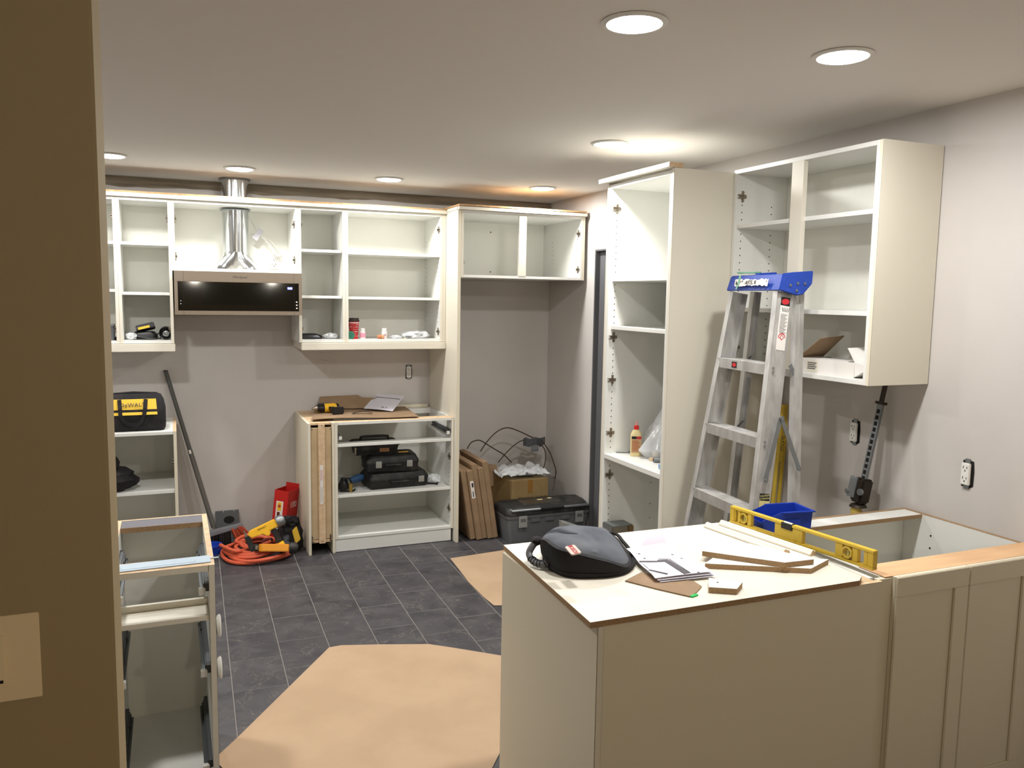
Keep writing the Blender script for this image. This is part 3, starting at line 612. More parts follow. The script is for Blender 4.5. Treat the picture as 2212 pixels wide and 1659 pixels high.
B().loft([rring(.075, .09, 0, .012), rring(.08, .095, .085, .012)]).done('body', GREYP, t, smooth=True, local=True); B().loft([rring(.086, .10, .0852, .012), rring(.086, .10, .097, .012)]).done('lid', ALUD, t, local=True)
B().cyl((.045, -.02, .001), .012, .02).done('cap', BLACK, t, local=True)
# right of the duct
t = thing('tool_pouch', 'flat black vinyl pouch lying in the narrow cabinet right of the microwave', 'pouch', (.865, 5.66, z1_))
B().loft([rring(.15, .13, 0, .02), rring(.16, .14, .012, .02), rring(.14, .12, .026, .03)]).done('body', mat('black_vinyl', (20, 20, 24), .3, bump=.4, bscale=40), t, smooth=True, local=True)
B().loft([rring(.13, .10, .0265, .02, cx=.0), rring(.10, .08, .036, .02, cx=-.01)]).done('flap', mat('black_vinyl_flap', (26, 26, 30), .3), t, smooth=True, local=True)
t = thing('clear_sleeve', 'crumpled clear plastic sleeve beside the black pouch', 'plastic sleeve', (1.0, 5.63, z1_))
blob('film', BAGM, t, (0, 0, .018), (.045, .04, .022), 8, .45, 2.5, local=True, flat=-.016)
box('paper_slip', PAPER, t, .885, .97, 5.548, 5.57, z1_, z1_+.002, 0)
# in the wide cabinet
zf = z1_
t = thing('paper_cup', 'tall red paper cup with white snowflake print and black lid', 'cup', (1.158, 5.62, zf))
B().lathe([(.028, 0), (.0365, .118), (.038, .12), (.0365, .1215), (.0, .1215)], seg=24).done('cup_body', mat('cup_red', (190, 36, 40), .5), t, smooth=True, local=True)
B().lathe([(.0385, .119), (.0385, .127), (.034, .130), (.033, .142), (.029, .143), (.028, .138), (0, .138)], seg=24).done('lid', mat('lid_brown', (44, 34, 32), .35), t, smooth=True, local=True)
q = B()
for z in (.020, .034, .05, .066, .082, .098):
    for k in range(8):
        a = -2.6+k*.32+(.16 if int(z*1000) % 4 else 0); r = .0282+(.0365-.028)*z/.118+.0006; s_ = random.choice((.0022, .0034, .0014))
        q.M = Matrix.Translation((r*math.cos(a), r*math.sin(a), z)) @ Matrix.Rotation(a+math.pi/2, 4, 'Z') @ Matrix.Rotation(R(random.uniform(0, 60)), 4, 'Y'); q.box(-s_, s_, -.0003, .0004, -s_*.5, s_*.5); q.box(-s_*.5, s_*.5, -.0003, .0004, -s_, s_)
q.done('snow_print', PAPERW, t, local=True, kind='stuff')
B().lathe([(.0372, .108), (.0378, .113), (.0372, .1135)], seg=24).done('white_band', PAPERW, t, local=True)
t = thing('round_lid', 'round green lid leaning against the red cup', 'lid', (1.128, 5.575, zf))
q = B(); q.M = Matrix.Rotation(R(-12), 4, 'X'); q.cyl((0, 0, .0275), .027, .006, 'y', 24); q.done('disc', GREEN, t, .001, local=True)
q = B(); q.M = Matrix.Rotation(R(-12), 4, 'X'); q.cyl((0, -.0015, .0275), .019, .0014, 'y', 24); q.done('raised_ring', mat('green_dark', (18, 98, 74), .5), t, .0003, local=True)
def bottle(name, lab, x, y, r, h, m, lm, cap, rot=None):
    t = thing(name, lab, 'bottle', (x, y, zf), rot=rot)
    B().lathe([(r*.9, 0), (r, .003), (r, h*.68), (r*.8, h*.74), (r*.72, h*.76), (0, h*.76)], seg=18).done('body', m, t, smooth=True, local=True)
    B().lathe([(r*.86, h*.762), (r*.86, h*.99), (r*.8, h), (0, h)], seg=18).done('cap', cap, t, smooth=True, local=True)
    B().lathe([(r+.0004, h*.15), (r+.0008, h*.16), (r+.0008, h*.58), (r+.0004, h*.59)], seg=18).done('label', lm, t, smooth=True, local=True)
    return t
bottle('dye_bottle', 'small pink-labelled white bottle standing before the red cup', 1.212, 5.59, .019, .073, WPL, PINK, WPL)
bt = bottle('dye_bottle', 'small white bottle with pink and black label right of the lying amber bottle', 1.366, 5.60, .019, .073, WPL, mat('pale_pink', (232, 206, 206), .5), WPL)
q = B()
for i in range(4): q.box(-.010+i*.0055, -.007+i*.0055, -.0206, -.0200, .026, .026+random.uniform(.004, .009))
q.done('label_print', INK, bt, local=True, kind='stuff')
t = thing('pill_bottle', 'amber bottle lying on its side in the wide wall cabinet', 'bottle', (1.318, 5.60, zf+.0145), rot=(R(90), 0, R(62)))
B().lathe([(.012, 0), (.0135, .002), (.0135, .03), (.011, .034), (0, .034)], seg=16).done('body', AMBER, t, smooth=True, local=True); B().lathe([(.0142, .0345), (.0142, .046), (0, .046)], seg=16).done('cap', mat('tan_cap', (196, 146, 104), .5), t, smooth=True, local=True)
t = thing('parts_bag', 'clear plastic bag full of small grey metal parts at the cabinet right end', 'bag', (1.60, 5.64, zf))
blob('film', BAGM, t, (0, 0, .022), (.10, .05, .03), 4, .5, 2.5, local=True, flat=-.02)
q = B()
for i in range(46):
    q.M = Matrix.Translation((random.uniform(-.08, .085), random.uniform(-.04, .03), random.uniform(.006, .03))) @ Matrix.Rotation(random.uniform(-.6, .6), 4, 'Y') @ Matrix.Rotation(random.uniform(-1, 1), 4, 'Z')
    q.box(-.016, .016, -.003, .003, -.002, .002)
q.done('metal_parts', ALUD, t, local=True, kind='stuff')
t = thing('parts_bag', 'tiny clear bag of screws between the white bottle and the large parts bag', 'bag', (1.455, 5.63, zf))
blob('film', BAGM, t, (0, 0, .010), (.045, .03, .014), 9, .5, 2.5, local=True, flat=-.009)
q = B()
for i in range(14):
    q.M = Matrix.Translation((random.uniform(-.03, .03), random.uniform(-.02, .02), .006)) @ Matrix.Rotation(random.uniform(0, 3), 4, 'Z'); q.cyl((0, 0, 0), .0022, .014, 'x', 6)
q.done('screws', HOLE, t, local=True, kind='stuff')
t = tag(B().cyl((1.505, 5.57, zf), .006, .008).done('wall_plug', GLUE, None, .001), 'tiny cream plastic plug standing near the cabinet front edge', 'plug')

# ---------------------------------------------------------------- on the base cabinet top
zt2 = .8768
t = thing('cardboard_sheet', 'tan cardboard sheet with creased corners on the base cabinet top', 'cardboard', (1.1, 5.5, zt2))
A, Bq, Cq, Dq = at(672, 905, Z=zt2+.02), at(905, 897, Z=zt2+.02), at(848, 858, Z=zt2+.01), at(690, 866, Z=zt2+.01)
def sheet(a, b_):
    p = A.lerp(Bq, a).lerp(Dq.lerp(Cq, a), b_); p = V((p.x, min(p.y, D-.02), p.z)); p.z = zt2+.006+.012*(1-b_)*(1+.4*math.sin(a*6))*(1 if a < .96 else .6); return p-root_loc(t)
B().quadsheet(lambda a, b_: sheet(a, b_), 18, 10, .004).done('main_sheet', CARD, t, smooth=True, local=True)
q = B(); q.M = Matrix.Translation((.11, .30, .02)) @ Matrix.Rotation(R(-6), 4, 'Z') @ Matrix.Rotation(R(38), 4, 'X'); q.prism([(-.26, 0), (.17, 0), (.15, .10), (.05, .11), (.02, .135), (-.25, .125)], 0, .004, 'z'); q.done('back_flap', CARD, t, .0005, local=True)
# drill lying down
dp = at(705, 888, Z=zt2+.03)
def drill(lab, p, rz):
    t = thing('cordless_drill', lab, 'drill', p, rz)
    q = B(); q.tube([V((-.085, 0, .032)), V((-.07, 0, .032)), V((-.055, 0, .032)), V((-.05, 0, .032))], [.006, .010, .019, .022], 16); q.done('chuck_tip', ZINC, t, smooth=True, local=True)
    q = B(); q.tube([V((-.0495, 0, .032)), V((-.02, 0, .032)), V((.0, 0, .032))], [.021, .026, .028], 16); q.done('chuck', BLACK, t, smooth=True, local=True)
    q = B(); q.tube([V((.001, 0, .032)), V((.01, 0, .032)), V((.07, 0, .032)), V((.085, 0, .032))], [.028, .031, .031, .026], 16); q.done('motor_housing', YEL, t, smooth=True, local=True)
    q = B(); q.tube([V((.0852, 0, .032)), V((.1, 0, .032)), V((.106, 0, .032))], [.028, .027, .018], 16); q.done('rear_cap', BLACK, t, smooth=True, local=True)
    q = B(); q.box(.025, .055, -.0325, -.029, .022, .044); q.done('side_grille', BLACK, t, .001, local=True)
    q = B(); q.loft([[V((x+a*.018, y_, .028+b_*.016)) for a, b_ in ((-1, -1), (1, -1), (1, 1), (-1, 1))] for x, y_ in ((.045, -.028), (.05, -.07), (.06, -.115))]); q.done('grip', BLACK, t, .005, local=True)
    q = B(); q.box(.02, .10, -.145, -.1155, .004, .052); q.done('battery_foot', BLACK, t, .005, local=True)
    return t
drill('yellow and black cordless drill lying on the cardboard, silver chuck to the left', (dp.x-.015, dp.y+.01, zt2+.019), R(6))
bp2 = at(700, 884, Z=zt2+.01)
t = thing('battery_pack', 'black and yellow drill battery standing behind the drill', 'battery', (at(701, 880, Y=5.72).x, 5.72, zt2+.014), R(-8))
B().loft([rring(.105, .07, 0, .01), rring(.105, .07, .04, .01), rring(.085, .055, .062, .015)]).done('body', BLACK, t, smooth=True, local=True)
q = B(); q.box(-.053, -.028, -.0362, -.034, .004, .040).box(-.02, .004, -.0362, -.034, .004, .058); q.done('yellow_stripes', YEL, t, .0005, local=True)
def printed(t, w_, h_, rows, seed, dark=None):
    rnd = random.Random(seed); q = B()
    for i in range(rows):
        y = h_/2-.03-i*(h_-.05)/rows; x = -w_/2+.015
        while x < w_/2-.03:
            l = rnd.uniform(.01, .05); q.box(x, min(x+l, w_/2-.015), y, y+.0016, .0007, .0009); x += l+.006
            if rnd.random() < .12: break
    q.done('print', INKG, t, local=True, kind='stuff')
pa = at(832, 882, Z=zt2+.02)
t = thing('paper_sheet', 'white printed instruction sheet with a black bar on the cardboard', 'paper', (pa.x, pa.y+.02, zt2+.062), rot=(R(16), R(3), R(-33)))
B().quadsheet(lambda a, b_: V(((a-.5)*.216, (b_-.5)*.28, .004*math.sin(a*3))), 8, 8, .0005).done('sheet', PAPER, t, smooth=True, local=True)
printed(t, .2, .27, 20, 3)
q = B(); q.box(-.095, .095, .065, .071, .0042, .0050).box(.01, .03, -.10, -.092, .0042, .0050).box(.04, .05, -.10, -.092, .0042, .005); q.done('black_bar', INK, t, local=True)
pb = at(782, 893, Z=zt2+.02)
t = thing('steel_band', 'dark curved metal band lying in front of the instruction sheet', 'metal band', (pb.x, pb.y, zt2+.018))
B().loft([[V((x, y_, z)) for y_, z in ((-.015, h), (.015, h), (.015, h+.002), (-.015, h+.002))] for x, h in [(-.07+.014*i, .016*math.sin(math.pi*i/10)) for i in range(11)]]).done('band', mat('dark_band', (58, 48, 42), .3, .5), t, smooth=False, local=True)
# ---------------------------------------------------------------- on the base cabinet shelf
zs = .3868
def case(name, label, x, y, z, w_, d_, h, rz, latches, m=BLK2):
    t = thing(name, label, 'tool case', (x, y, z), rz)
    B().loft([rring(w_*.94, d_*.92, 0, .02), rring(w_, d_, .012, .02), rring(w_, d_, h*.55, .02)]).done('base', m, t, smooth=True, local=True)
    B().loft([rring(w_+.008, d_+.008, h*.555, .02), rring(w_+.008, d_+.008, h*.7, .02), rring(w_*.93, d_*.9, h, .03)]).done('lid', m, t, smooth=True, local=True)
    q = B(); q.tube([V((-w_*.17, -d_/2-.004, h*.5)), V((-w_*.15, -d_/2-.022, h*.5)), V((w_*.15, -d_/2-.022, h*.5)), V((w_*.17, -d_/2-.004, h*.5))], .008, 8); q.done('handle', m, t, smooth=True, local=True)
    for lx in latches:
        B().box(lx-.02, lx+.02, -d_/2-.014, -d_/2-.0045, h*.32, h*.72).done('latch', LATCH, t, .002, local=True)
        B().box(lx-.012, lx+.012, -d_/2-.0165, -d_/2-.0142, h*.36, h*.55).done('latch_plate', mat('latch_bright', (176, 172, 164), .3, .6) if 'latch_bright' not in MATS else MATS['latch_bright'], t, .001, local=True)
    q = B()
    for i in range(5): q.box(-w_*.38, w_*.38, -d_*.32+i*d_*.15, -d_*.32+i*d_*.15+.01, h, h+.003)
    q.done('lid_ribs', m, t, .001, local=True, kind='stuff')
    return t
cb = at(852, 1057, Z=zs)
case('tool_case', 'black plastic tool case with silver latches, bottom of the stack in the base cabinet', 1.42, 5.535, zs, .42, .25, .105, R(3), (.155,))
c2 = case('tool_case', 'black plastic tool case with two latches, middle of the stack', 1.39, 5.545, zs+.109, .36, .24, .115, R(-3), (-.10, .115))
B().box(.06, .13, -.03, .01, .1182, .1192).done('yellow_sticker', YEL, c2, local=True)
t = thing('tool_tote', 'small open-top black tote case on top of the stacked cases', 'tool case', (1.285, 5.56, zs+.228), R(-2))
B().loft([rring(.28, .16, 0, .015), rring(.31, .18, .065, .015)]).done('body', BLK2, t, smooth=True, local=True)
B().loft([rring(.325, .195, .0653, .02), rring(.325, .195, .077, .02), rring(.30, .175, .09, .03)]).done('lid', BLACK, t, smooth=True, local=True)
B().tube([V((-.1, 0, .09)), V((-.095, 0, .115)), V((-.06, 0, .118)), V((.06, 0, .118)), V((.095, 0, .115)), V((.1, 0, .09))], .009, 8).done('handle', BLACK, t, smooth=True, local=True)
B().box(.02, .085, -.0925, -.088, .022, .046).done('label', mat('orange_label', (196, 140, 96), .5), t, local=True)
text('label_print', 'JA TEI', .017, BLACK, t, FRONT(.05, -.0929, .034), local=True)
B().box(-.152, -.14, -.088, -.08, .01, .06).done('latch', ZINC, t, .001, local=True)
t = thing('angle_grinder', 'blue and black power tool with silver collar lying left of the tool cases', 'power tool', (1.10, 5.47, zs), R(24))
t.scale = (.8, .8, .8)
B().tube([V((-.02, 0, .075)), V((.04, 0, .08)), V((.09, 0, .088)), V((.125, 0, .092))], [.028, .032, .034, .026], 14).done('motor_body', BLUEG, t, smooth=True, local=True)
B().tube([V((-.05, 0, .072)), V((-.02, 0, .075))], [.034, .034], 16).done('collar', ALUD, t, smooth=True, local=True)
B().lathe([(.0, .0), (.05, .0), (.056, .006), (.056, .03), (.034, .05), (.02, .09), (0, .09)], (-.075, 0, .022)).done('gear_head', BLACK, t, smooth=True, local=True)
B().tube([V((-.075+.055*math.cos(a), -.045, .06+.055*math.sin(a))) for a in [i*.4 for i in range(14)]], .006, 6).done('guard_ring', BLACK, t, smooth=True, local=True)
B().cyl((-.05, -.07, .001), .018, .07).done('brass_fitting', mat('old_brass', (150, 124, 62), .5, .5), t, .003, local=True)
B().tube([V((-.12, -.02, .012)), V((-.08, -.06, .012)), V((-.03, -.09, .012)), V((.0, -.06, .012))], .008, 6).done('lead', BLACK, t, smooth=True, local=True)
t = thing('parts_bag', 'small clear bag with a black clamp right of the bottom tool case', 'bag', (1.695, 5.47, zs))
blob('film', BAGM, t, (.0, .02, .025), (.05, .045, .035), 14, .5, 2, local=True, flat=-.024)
q = B(); q.M = Matrix.Rotation(R(-25), 4, 'Z'); q.box(-.05, .03, -.04, -.03, .001, .012).box(.02, .03, -.055, -.02, .001, .016); q.done('black_clamp', BLACK, t, .001, local=True)

# ---------------------------------------------------------------- broom, dustpan, bucket
t = thing('push_broom', 'long grey broom pole leaning against the back wall, black brush on the floor', 'broom', (.19, 5.82, 0))
P0, P1 = V((-.045, 5.905, 1.182)), V((.228, 5.80, .115)); PM = P0.lerp(P1, .50)
B().tube([P0, PM], .0135, 10).done('upper_pole', mat('pole_grey', (88, 88, 84), .5, .3), t, smooth=True)
B().tube([PM, P1], .0155, 10).done('lower_pole', mat('pole_grey2', (96, 94, 90), .5, .3), t, smooth=True)
B().cyl(V((P0.x-.0005, P0.y, P0.z)), .0145, .006).done('end_cap', BLACK, t)
q = B(); q.M = Matrix.Translation(PM+V((.0, -.016, -.01))) @ Matrix.Rotation(R(-14), 4, 'Y'); q.box(-.006, .008, -.002, .001, -.012, .014); q.done('sticker', PAPERW, t)
q = B(); q.M = loc(.28, 5.70, 0, R(8)); q.loft([[V((-.12, y_*1, z)) for y_, z in ((-.035, .085), (.035, .085), (.03, .115), (-.03, .115))], [V((.13, y_*1, z)) for y_, z in ((-.03, .13), (.03, .13), (.025, .15), (-.025, .15))]]); q.done('brush_head', GREYD, t, .003)
q = B(); rnd = random.Random(3)
for i in range(200):
    x = rnd.uniform(-.115, .05); y_ = rnd.uniform(-.03, .03); z = .085+(x+.12)*.18; q.M = loc(.28, 5.70, 0, R(8)); q.loft([[V((x+a*.003, y_+b_*.003, z)) for a, b_ in ((-1, -1), (1, -1), (1, 1), (-1, 1))], [V((x*1.1+a*.002, y_*1.3+b_*.002, .004)) for a, b_ in ((-1, -1), (1, -1), (1, 1), (-1, 1))]])
q.done('black_bristles', BLACK, t, kind='stuff')
q = B()
for i in range(120):
    x = rnd.uniform(.05, .125); y_ = rnd.uniform(-.03, .03); z = .13+(x-.05)*.15; q.M = loc(.28, 5.70, 0, R(8)); q.loft([[V((x+a*.003, y_+b_*.003, z)) for a, b_ in ((-1, -1), (1, -1), (1, 1), (-1, 1))], [V((x*1.6+a*.002, y_*1.3+b_*.002, .05)) for a, b_ in ((-1, -1), (1, -1), (1, 1), (-1, 1))]])
q.done('orange_bristles', BRIS, t, kind='stuff')
t = thing('wall_plate', 'grey metal plate with two notches leaning on the wall behind the broom head', 'metal plate', (.34, 5.905, 0))
q = B(); q.prism([(.245, 0), (.40, 0), (.40, .20), (.372, .20), (.372, .188), (.366, .188), (.366, .20), (.302, .20), (.302, .186), (.296, .186), (.296, .20), (.245, .20)], 5.895, 5.905, 'y'); q.done('plate', GREYP, t, .001)
B().loft([[V((.335+.036*math.cos(a), y_, .135+.026*math.sin(a))) for a in [2*math.pi*k/16 for k in range(16)]] for y_ in (5.8925, 5.8948)]).done('round_opening', HOLE, t)
t = thing('low_bucket', 'blue plastic basin on the floor under the broom head', 'basin', (.205, 5.585, 0))
B().lathe([(.055, 0), (.062, .055), (.066, .056), (.066, .062), (.056, .062), (.05, .006), (0, .006)]).done('bowl', BLUE, t, smooth=True, local=True)
# ---------------------------------------------------------------- air hose
t = thing('air_hose', 'coiled orange air hose on the floor around the nail guns', 'hose', (.47, 5.46, 0))
pts = []; rnd = random.Random(11); n = 30; loops = 6
for i in range(n*loops+1):
    a = 2*math.pi*i/n+2.6; lp = i/n; k_ = int(lp)
    rx = .225-.022*lp+.012*math.sin(a*1.5+lp*2); ry = .235-.025*lp+.01*math.cos(a*2+lp)
    ox = .02*math.sin(lp*1.7); oy = .018*math.cos(lp*2.3)
    pts.append(V((rx*math.cos(a)+ox, ry*math.sin(a)+oy-.02, .0125+.017*(lp*.75)+.006*math.sin(a*2.5+lp*3)+.006)))
B().tube(pts, .0115, 8).done('hose', ORANGE, t, smooth=True, local=True)
pts = [V((-.215, .03, .03))+V((a_, b_, c_)) for a_, b_, c_ in ((0, 0, .05), (.03, -.11, .06), (.09, -.17, .05), (.16, -.12, .045), (.14, -.03, .05), (.10, .05, .05), (.16, .14, .055), (.26, .17, .06), (.34, .12, .05))]
sm = []
for i in range(len(pts)-1):
    for j in range(5):
        u_ = j/5; p0, p1, p2, p3 = pts[max(i-1, 0)], pts[i], pts[i+1], pts[min(i+2, len(pts)-1)]
        sm.append(.5*((2*p1)+(p2-p0)*u_+(2*p0-5*p1+4*p2-p3)*u_*u_+(3*p1-3*p2+p3-p0)*u_**3))
B().tube(sm, .0115, 8).done('inner_loop', ORANGE, t, smooth=True, local=True)
B().cyl((-.075, -.06, .075), .010, .03, 'x', 10).done('coupling', ZINC, t, local=True)
# nail guns
def nailer(label, p, rot, body, cap=None):
    t = thing('nail_gun', label, 'nail gun', p, rot=rot)
    q = B(); q.prism([(-.105, .015), (-.09, -.012), (-.02, -.02), (.0, -.045), (.02, -.045), (.03, -.018), (.085, -.018), (.085, .035), (-.085, .035)], -.024, .024, 'y'); q.done('housing', body, t, .005, local=True)
    q = B(); q.tube([V((.0855, 0, .008)), V((.10, 0, .008)), V((.125, 0, .008)), V((.14, 0, .008))], [.034, .038, .036, .022], 16); q.done('exhaust_cap', cap or ALUD, t, smooth=True, local=True)
    q = B(); q.loft([[V((x+a*.019, b_*.017, z)) for a, b_ in ((-1, -1), (1, -1), (1, 1), (-1, 1))] for x, z in ((.05, -.018), (.055, -.07), (.05, -.115))]); q.done('grip', BLK2, t, .006, local=True)
    B().cyl((.05, 0, -.145), .028, .029).done('end_ring', body, t, .003, local=True)
    B().cyl((.05, 0, -.162), .022, .0165).done('air_inlet', BLACK, t, .002, local=True)
    q = B(); q.box(-.13, -.095, -.02, .02, -.15, .01).box(-.095, .022, -.012, .012, -.15, -.125); q.done('magazine', BLK2, t, .003, local=True)
    q = B(); q.box(-.122, -.1065, -.012, .012, .0105, .03).box(-.118, -.11, -.006, .006, .0302, .052); q.done('nose', ZINC, t, .001, local=True)
    text('side_print', 'DEWALT', .014, BLACK, t, FRONT(-.01, -.0252, .018), local=True)
    return t
g1 = at(560, 1178, Z=.13)
nailer('yellow nail gun with silver cap lying upright on the orange hose', (.515, 5.33, .20), (R(-12), R(-22), R(2)), YEL)
nailer('amber nail gun lying flat at the right edge of the orange hose', (.575, 5.26, .095), (R(72), R(4), R(-8)), mat('amber_yellow', (226, 150, 40), .5), BLK2)
t = thing('red_bottle', 'dark red glossy canister between the nail guns', 'canister', (.50, 5.42, .07), rot=(0, R(80), R(40)))
B().lathe([(.0, 0), (.026, .002), (.028, .06), (.018, .08), (.01, .085), (0, .085)]).done('body', mat('deep_red', (86, 18, 16), .2), t, smooth=True, local=True); B().cyl((0, 0, .0852), .012, .015).done('cap', BLACK, t, local=True)
# red carton (open top, leaning)
t = thing('red_carton', 'tall open red carton with a white number, behind the hose against the wall', 'carton', (.585, 5.68, .004), rot=(R(-3), R(5), R(-36)))
w_, d_, h = .105, .15, .375
B().box(0, w_, 0, .003, 0, h).done('front_face', RED, t, local=True); B().box(0, w_, d_-.003, d_, 0, h+.0).done('rear_face', RED, t, local=True)
B().box(0, .003, .0032, d_-.0032, 0, h).done('left_face', RED, t, local=True); B().box(w_-.003, w_, .0032, d_-.0032, 0, h).done('right_face', RED, t, local=True); B().box(.0032, w_-.0032, .0032, d_-.0032, 0, .003).done('base', RED, t, local=True)
q = B(); q.M = Matrix.Translation((0, .0, h)); q.box(.003, w_-.003, d_-.004, d_-.002, 0, .03); q.done('top_flap', RED, t, local=True)
B().box(.02, .072, -.0008, -.0001, .10, .30).done('white_panel', PAPERW, t, local=True)
B().box(.03, .06, -.0014, -.0009, .235, .292).done('yellow_mark', YEL, t, local=True); B().cyl((.045, -.0015, .266), .011, -.0005, 'y', 16).done('round_mark', BRIS, t, local=True)
B().box(.032, .052, -.0014, -.0009, .175, .225).done('picture', mat('dark_picture', (96, 30, 26), .6), t, local=True); B().box(.032, .05, -.0014, -.0009, .115, .165).done('barcode', INKG, t, local=True)
text('number_print', '100', .062, PAPERW, t, frame((w_+.0006, .08, .27), (0, 1, 0), (0, 0, 1)), local=True)
# floor tool bag
t = thing('tool_bag', 'dusty black and yellow tool bag slumped on the floor beside the narrow cabinet', 'bag', (.685, 5.47, 0), R(180))
blob('body', FABB, t, (0, 0, .10), (.088, .09, .12), 6, .3, 1.8, local=True, flat=-.1)
q = B(); q.prism([(-.065, .10), (-.03, .07), (-.01, .16), (-.04, .19)], .078, .096, 'y'); q.done('yellow_panel', FABY, t, .004, local=True)
q = B(); q.prism([(.0, .06), (.04, .05), (.045, .13), (.01, .14)], .074, .092, 'y'); q.done('side_panel', FABG, t, .004, local=True)
B().tube([V((-.06, .07, .19)), V((-.05, .09, .245)), V((-.02, .10, .262)), V((.02, .09, .24)), V((.04, .085, .19)), V((.04, .085, .15))], .007, 6).done('handle', FABB, t, smooth=True, local=True)
blob('top_fold', FABB, t, (.0, .02, .205), (.06, .05, .04), 2, .4, 2.5, local=True)

# ---------------------------------------------------------------- fridge gap
for i, (x, yf, h, tk, ln, lean, lab) in enumerate(((1.945, 5.285, .50, .040, .50, -9, 'flat brown box leftmost of the leaning row, against the cream panel'),
        (1.986, 5.262, .505, .040, .50, -9, 'flat brown box with a white shipping label on its edge'),
        (2.027, 5.275, .545, .040, .50, -9, 'flat brown box behind the labelled box, third of the leaning row'),
        (2.068, 5.265, .52, .040, .48, -9, 'flat brown box fourth of the leaning row'),
        (2.109, 5.27, .56, .040, .50, -9, 'tall flat brown box at the right end of the leaning row'))):
    t = thing('flat_box', lab, 'box', (x, yf, .003+tk*.17), rot=(0, R(lean), 0), group='flat packs leaning by the fridge gap')
    B().box(-tk+.0008, 0, 0, ln, 0, h).done('carton', CARD, t, .003, local=True)
    B().box(-tk*.62, -tk*.38, -.0009, .0, h-.10, h-.002).done('end_tape', CLEAR, t, 0, local=True)
    B().box(-tk*.55, -tk*.45, .005, ln-.005, h+.0001, h+.0009).done('top_seam', mat('seam_brown', (128, 92, 58), .8) if 'seam_brown' not in MATS else MATS['seam_brown'], t, 0, local=True)
    if i == 1:
        o = B().box(-tk+.008, -.006, -.0022, -.0012, h-.20, h-.075).done('shipping_label', PAPERW, t, 0, local=True)
        q = B(); q.box(-tk+.018, -tk+.03, -.003, -.0023, h-.12, h-.09).box(-tk+.036, -tk+.038, -.003, -.0023, h-.18, h-.14).box(-tk+.018, -tk+.024, -.003, -.0023, h-.19, h-.15); q.done('label_print', INK, t, 0, local=True)
t = tag(B().prism([(1.99, .50), (2.22, .46), (2.26, .30), (2.02, .30)], 5.60, 5.604, 'y').done('box_flap_sheet', CARD, None, 0), 'brown cardboard sheet standing behind the leaning flat boxes', 'cardboard')
# carton
t = thing('shipping_carton', 'golden-brown carton with printed black item number in the fridge gap', 'carton', (2.205, 5.40, 0))
cx0, cx1, cy0, cy1, ch = 2.265, 2.56, 5.405, 5.80, .375
B().loft([[V((cx0, cy0, z)), V((cx1, cy0, z)), V((cx1, cy1, z)), V((2.13, cy1, z)), V((2.13, cy0+.2, z))][:4] for z in (0.001, ch)]).done('carton_body', CARD2, t, .003)
B().box((cx0+cx1)/2-.02, (cx0+cx1)/2+.02, cy0-.0012, cy0-.0002, ch-.10, ch-.002).done('end_tape', mat('brown_tape', (150, 108, 52), .3), t)
B().box(cx0+.02, cx1, cy0+.03, cy0+.30, ch+.0005, ch+.0012).done('top_tape', CLEAR, t)
text('carton_print', 'ITEM NO:041-F1132 C9', .030, INK, t, FRONT((cx0+cx1)/2+.02, cy0-.0008, .235), sx=.78)
text('carton_print', 'QTY:    1          SET', .030, INK, t, FRONT((cx0+cx1)/2, cy0-.0008, .195), sx=.85)
t = thing('plastic_wrap', 'crumpled clear plastic wrap with white papers on top of the carton', 'plastic wrap', (2.39, 5.58, ch+.0015))
def wrap(a, b_):
    x = (a-.5)*.40; y = (b_-.5)*.32; return V((x, y, .022+.05*abs(noise.noise(V((a*5, b_*5, 1))))+.03*abs(noise.noise(V((a*11, b_*9, 4))))))
B().quadsheet(wrap, 26, 20, .0006).done('film', BAGM, t, smooth=True, local=True)
for x, y_, r_ in ((.0, .02, 10), (.02, -.06, -8), (.10, .0, 20)):
    q = B(); q.M = loc(x, y_, .012+.004*x, R(r_)); q.box(-.07, .07, -.03, .03, 0, .001); q.done('paper_slip', PAPER, t, local=True)
# cables
def spl(P, r, name, m, par, local=False, n=6, seg=6):
    P = [V(p) for p in P]; o = []
    for i in range(len(P)-1):
        p0, p1, p2, p3 = P[max(i-1, 0)], P[i], P[i+1], P[min(i+2, len(P)-1)]
        for j in range(n):
            u_ = j/n; o.append(.5*((2*p1)+(p2-p0)*u_+(2*p0-5*p1+4*p2-p3)*u_*u_+(3*p1-3*p2+p3-p0)*u_**3))
    o.append(P[-1]); return B().tube(o, r, seg).done(name, m, par, smooth=True, local=local)
t = thing('cable_bundle', 'stiff brown cables bundled with grey duct tape, arching over the carton', 'cables', at(1040, 972, Y=5.75))
A_ = lambda u, v, y=5.74: at(u, v, Y=y)
spl([A_(1038, 975), A_(1053, 953), A_(1073, 933), A_(1095, 924), A_(1120, 931), A_(1150, 945), A_(1168, 951, 5.72), A_(1187, 976, 5.68), A_(1196, 1000, 5.66), A_(1201, 1018, 5.65), A_(1199, 1031, 5.65)], .0042, 'cable', WIRE, t)
spl([A_(1009, 970), A_(1018, 956), A_(1035, 951), A_(1052, 960), A_(1068, 970), A_(1088, 982), A_(1105, 999)], .0042, 'cable', WIRE, t)
spl([A_(1076, 999, 5.68), A_(1092, 980, 5.70), A_(1112, 961, 5.72), A_(1132, 951, 5.72), A_(1160, 956, 5.72), A_(1176, 970, 5.70), A_(1178, 995, 5.66), A_(1171, 1022, 5.62)], .0042, 'cable', WIRE, t)
B().cyl(A_(1199, 1030, 5.65), .006, -.012).done('cable_tip', BLACK, t)
tp = A_(1153, 952, 5.715)
def tapef(a, b_): return tp+V(((a-.5)*.19, -.012+.014*math.sin(a*9), .022-b_*(.035+.03*(abs(math.sin(a*5+.6))))+.006*math.sin(a*14)))-root_loc(t)
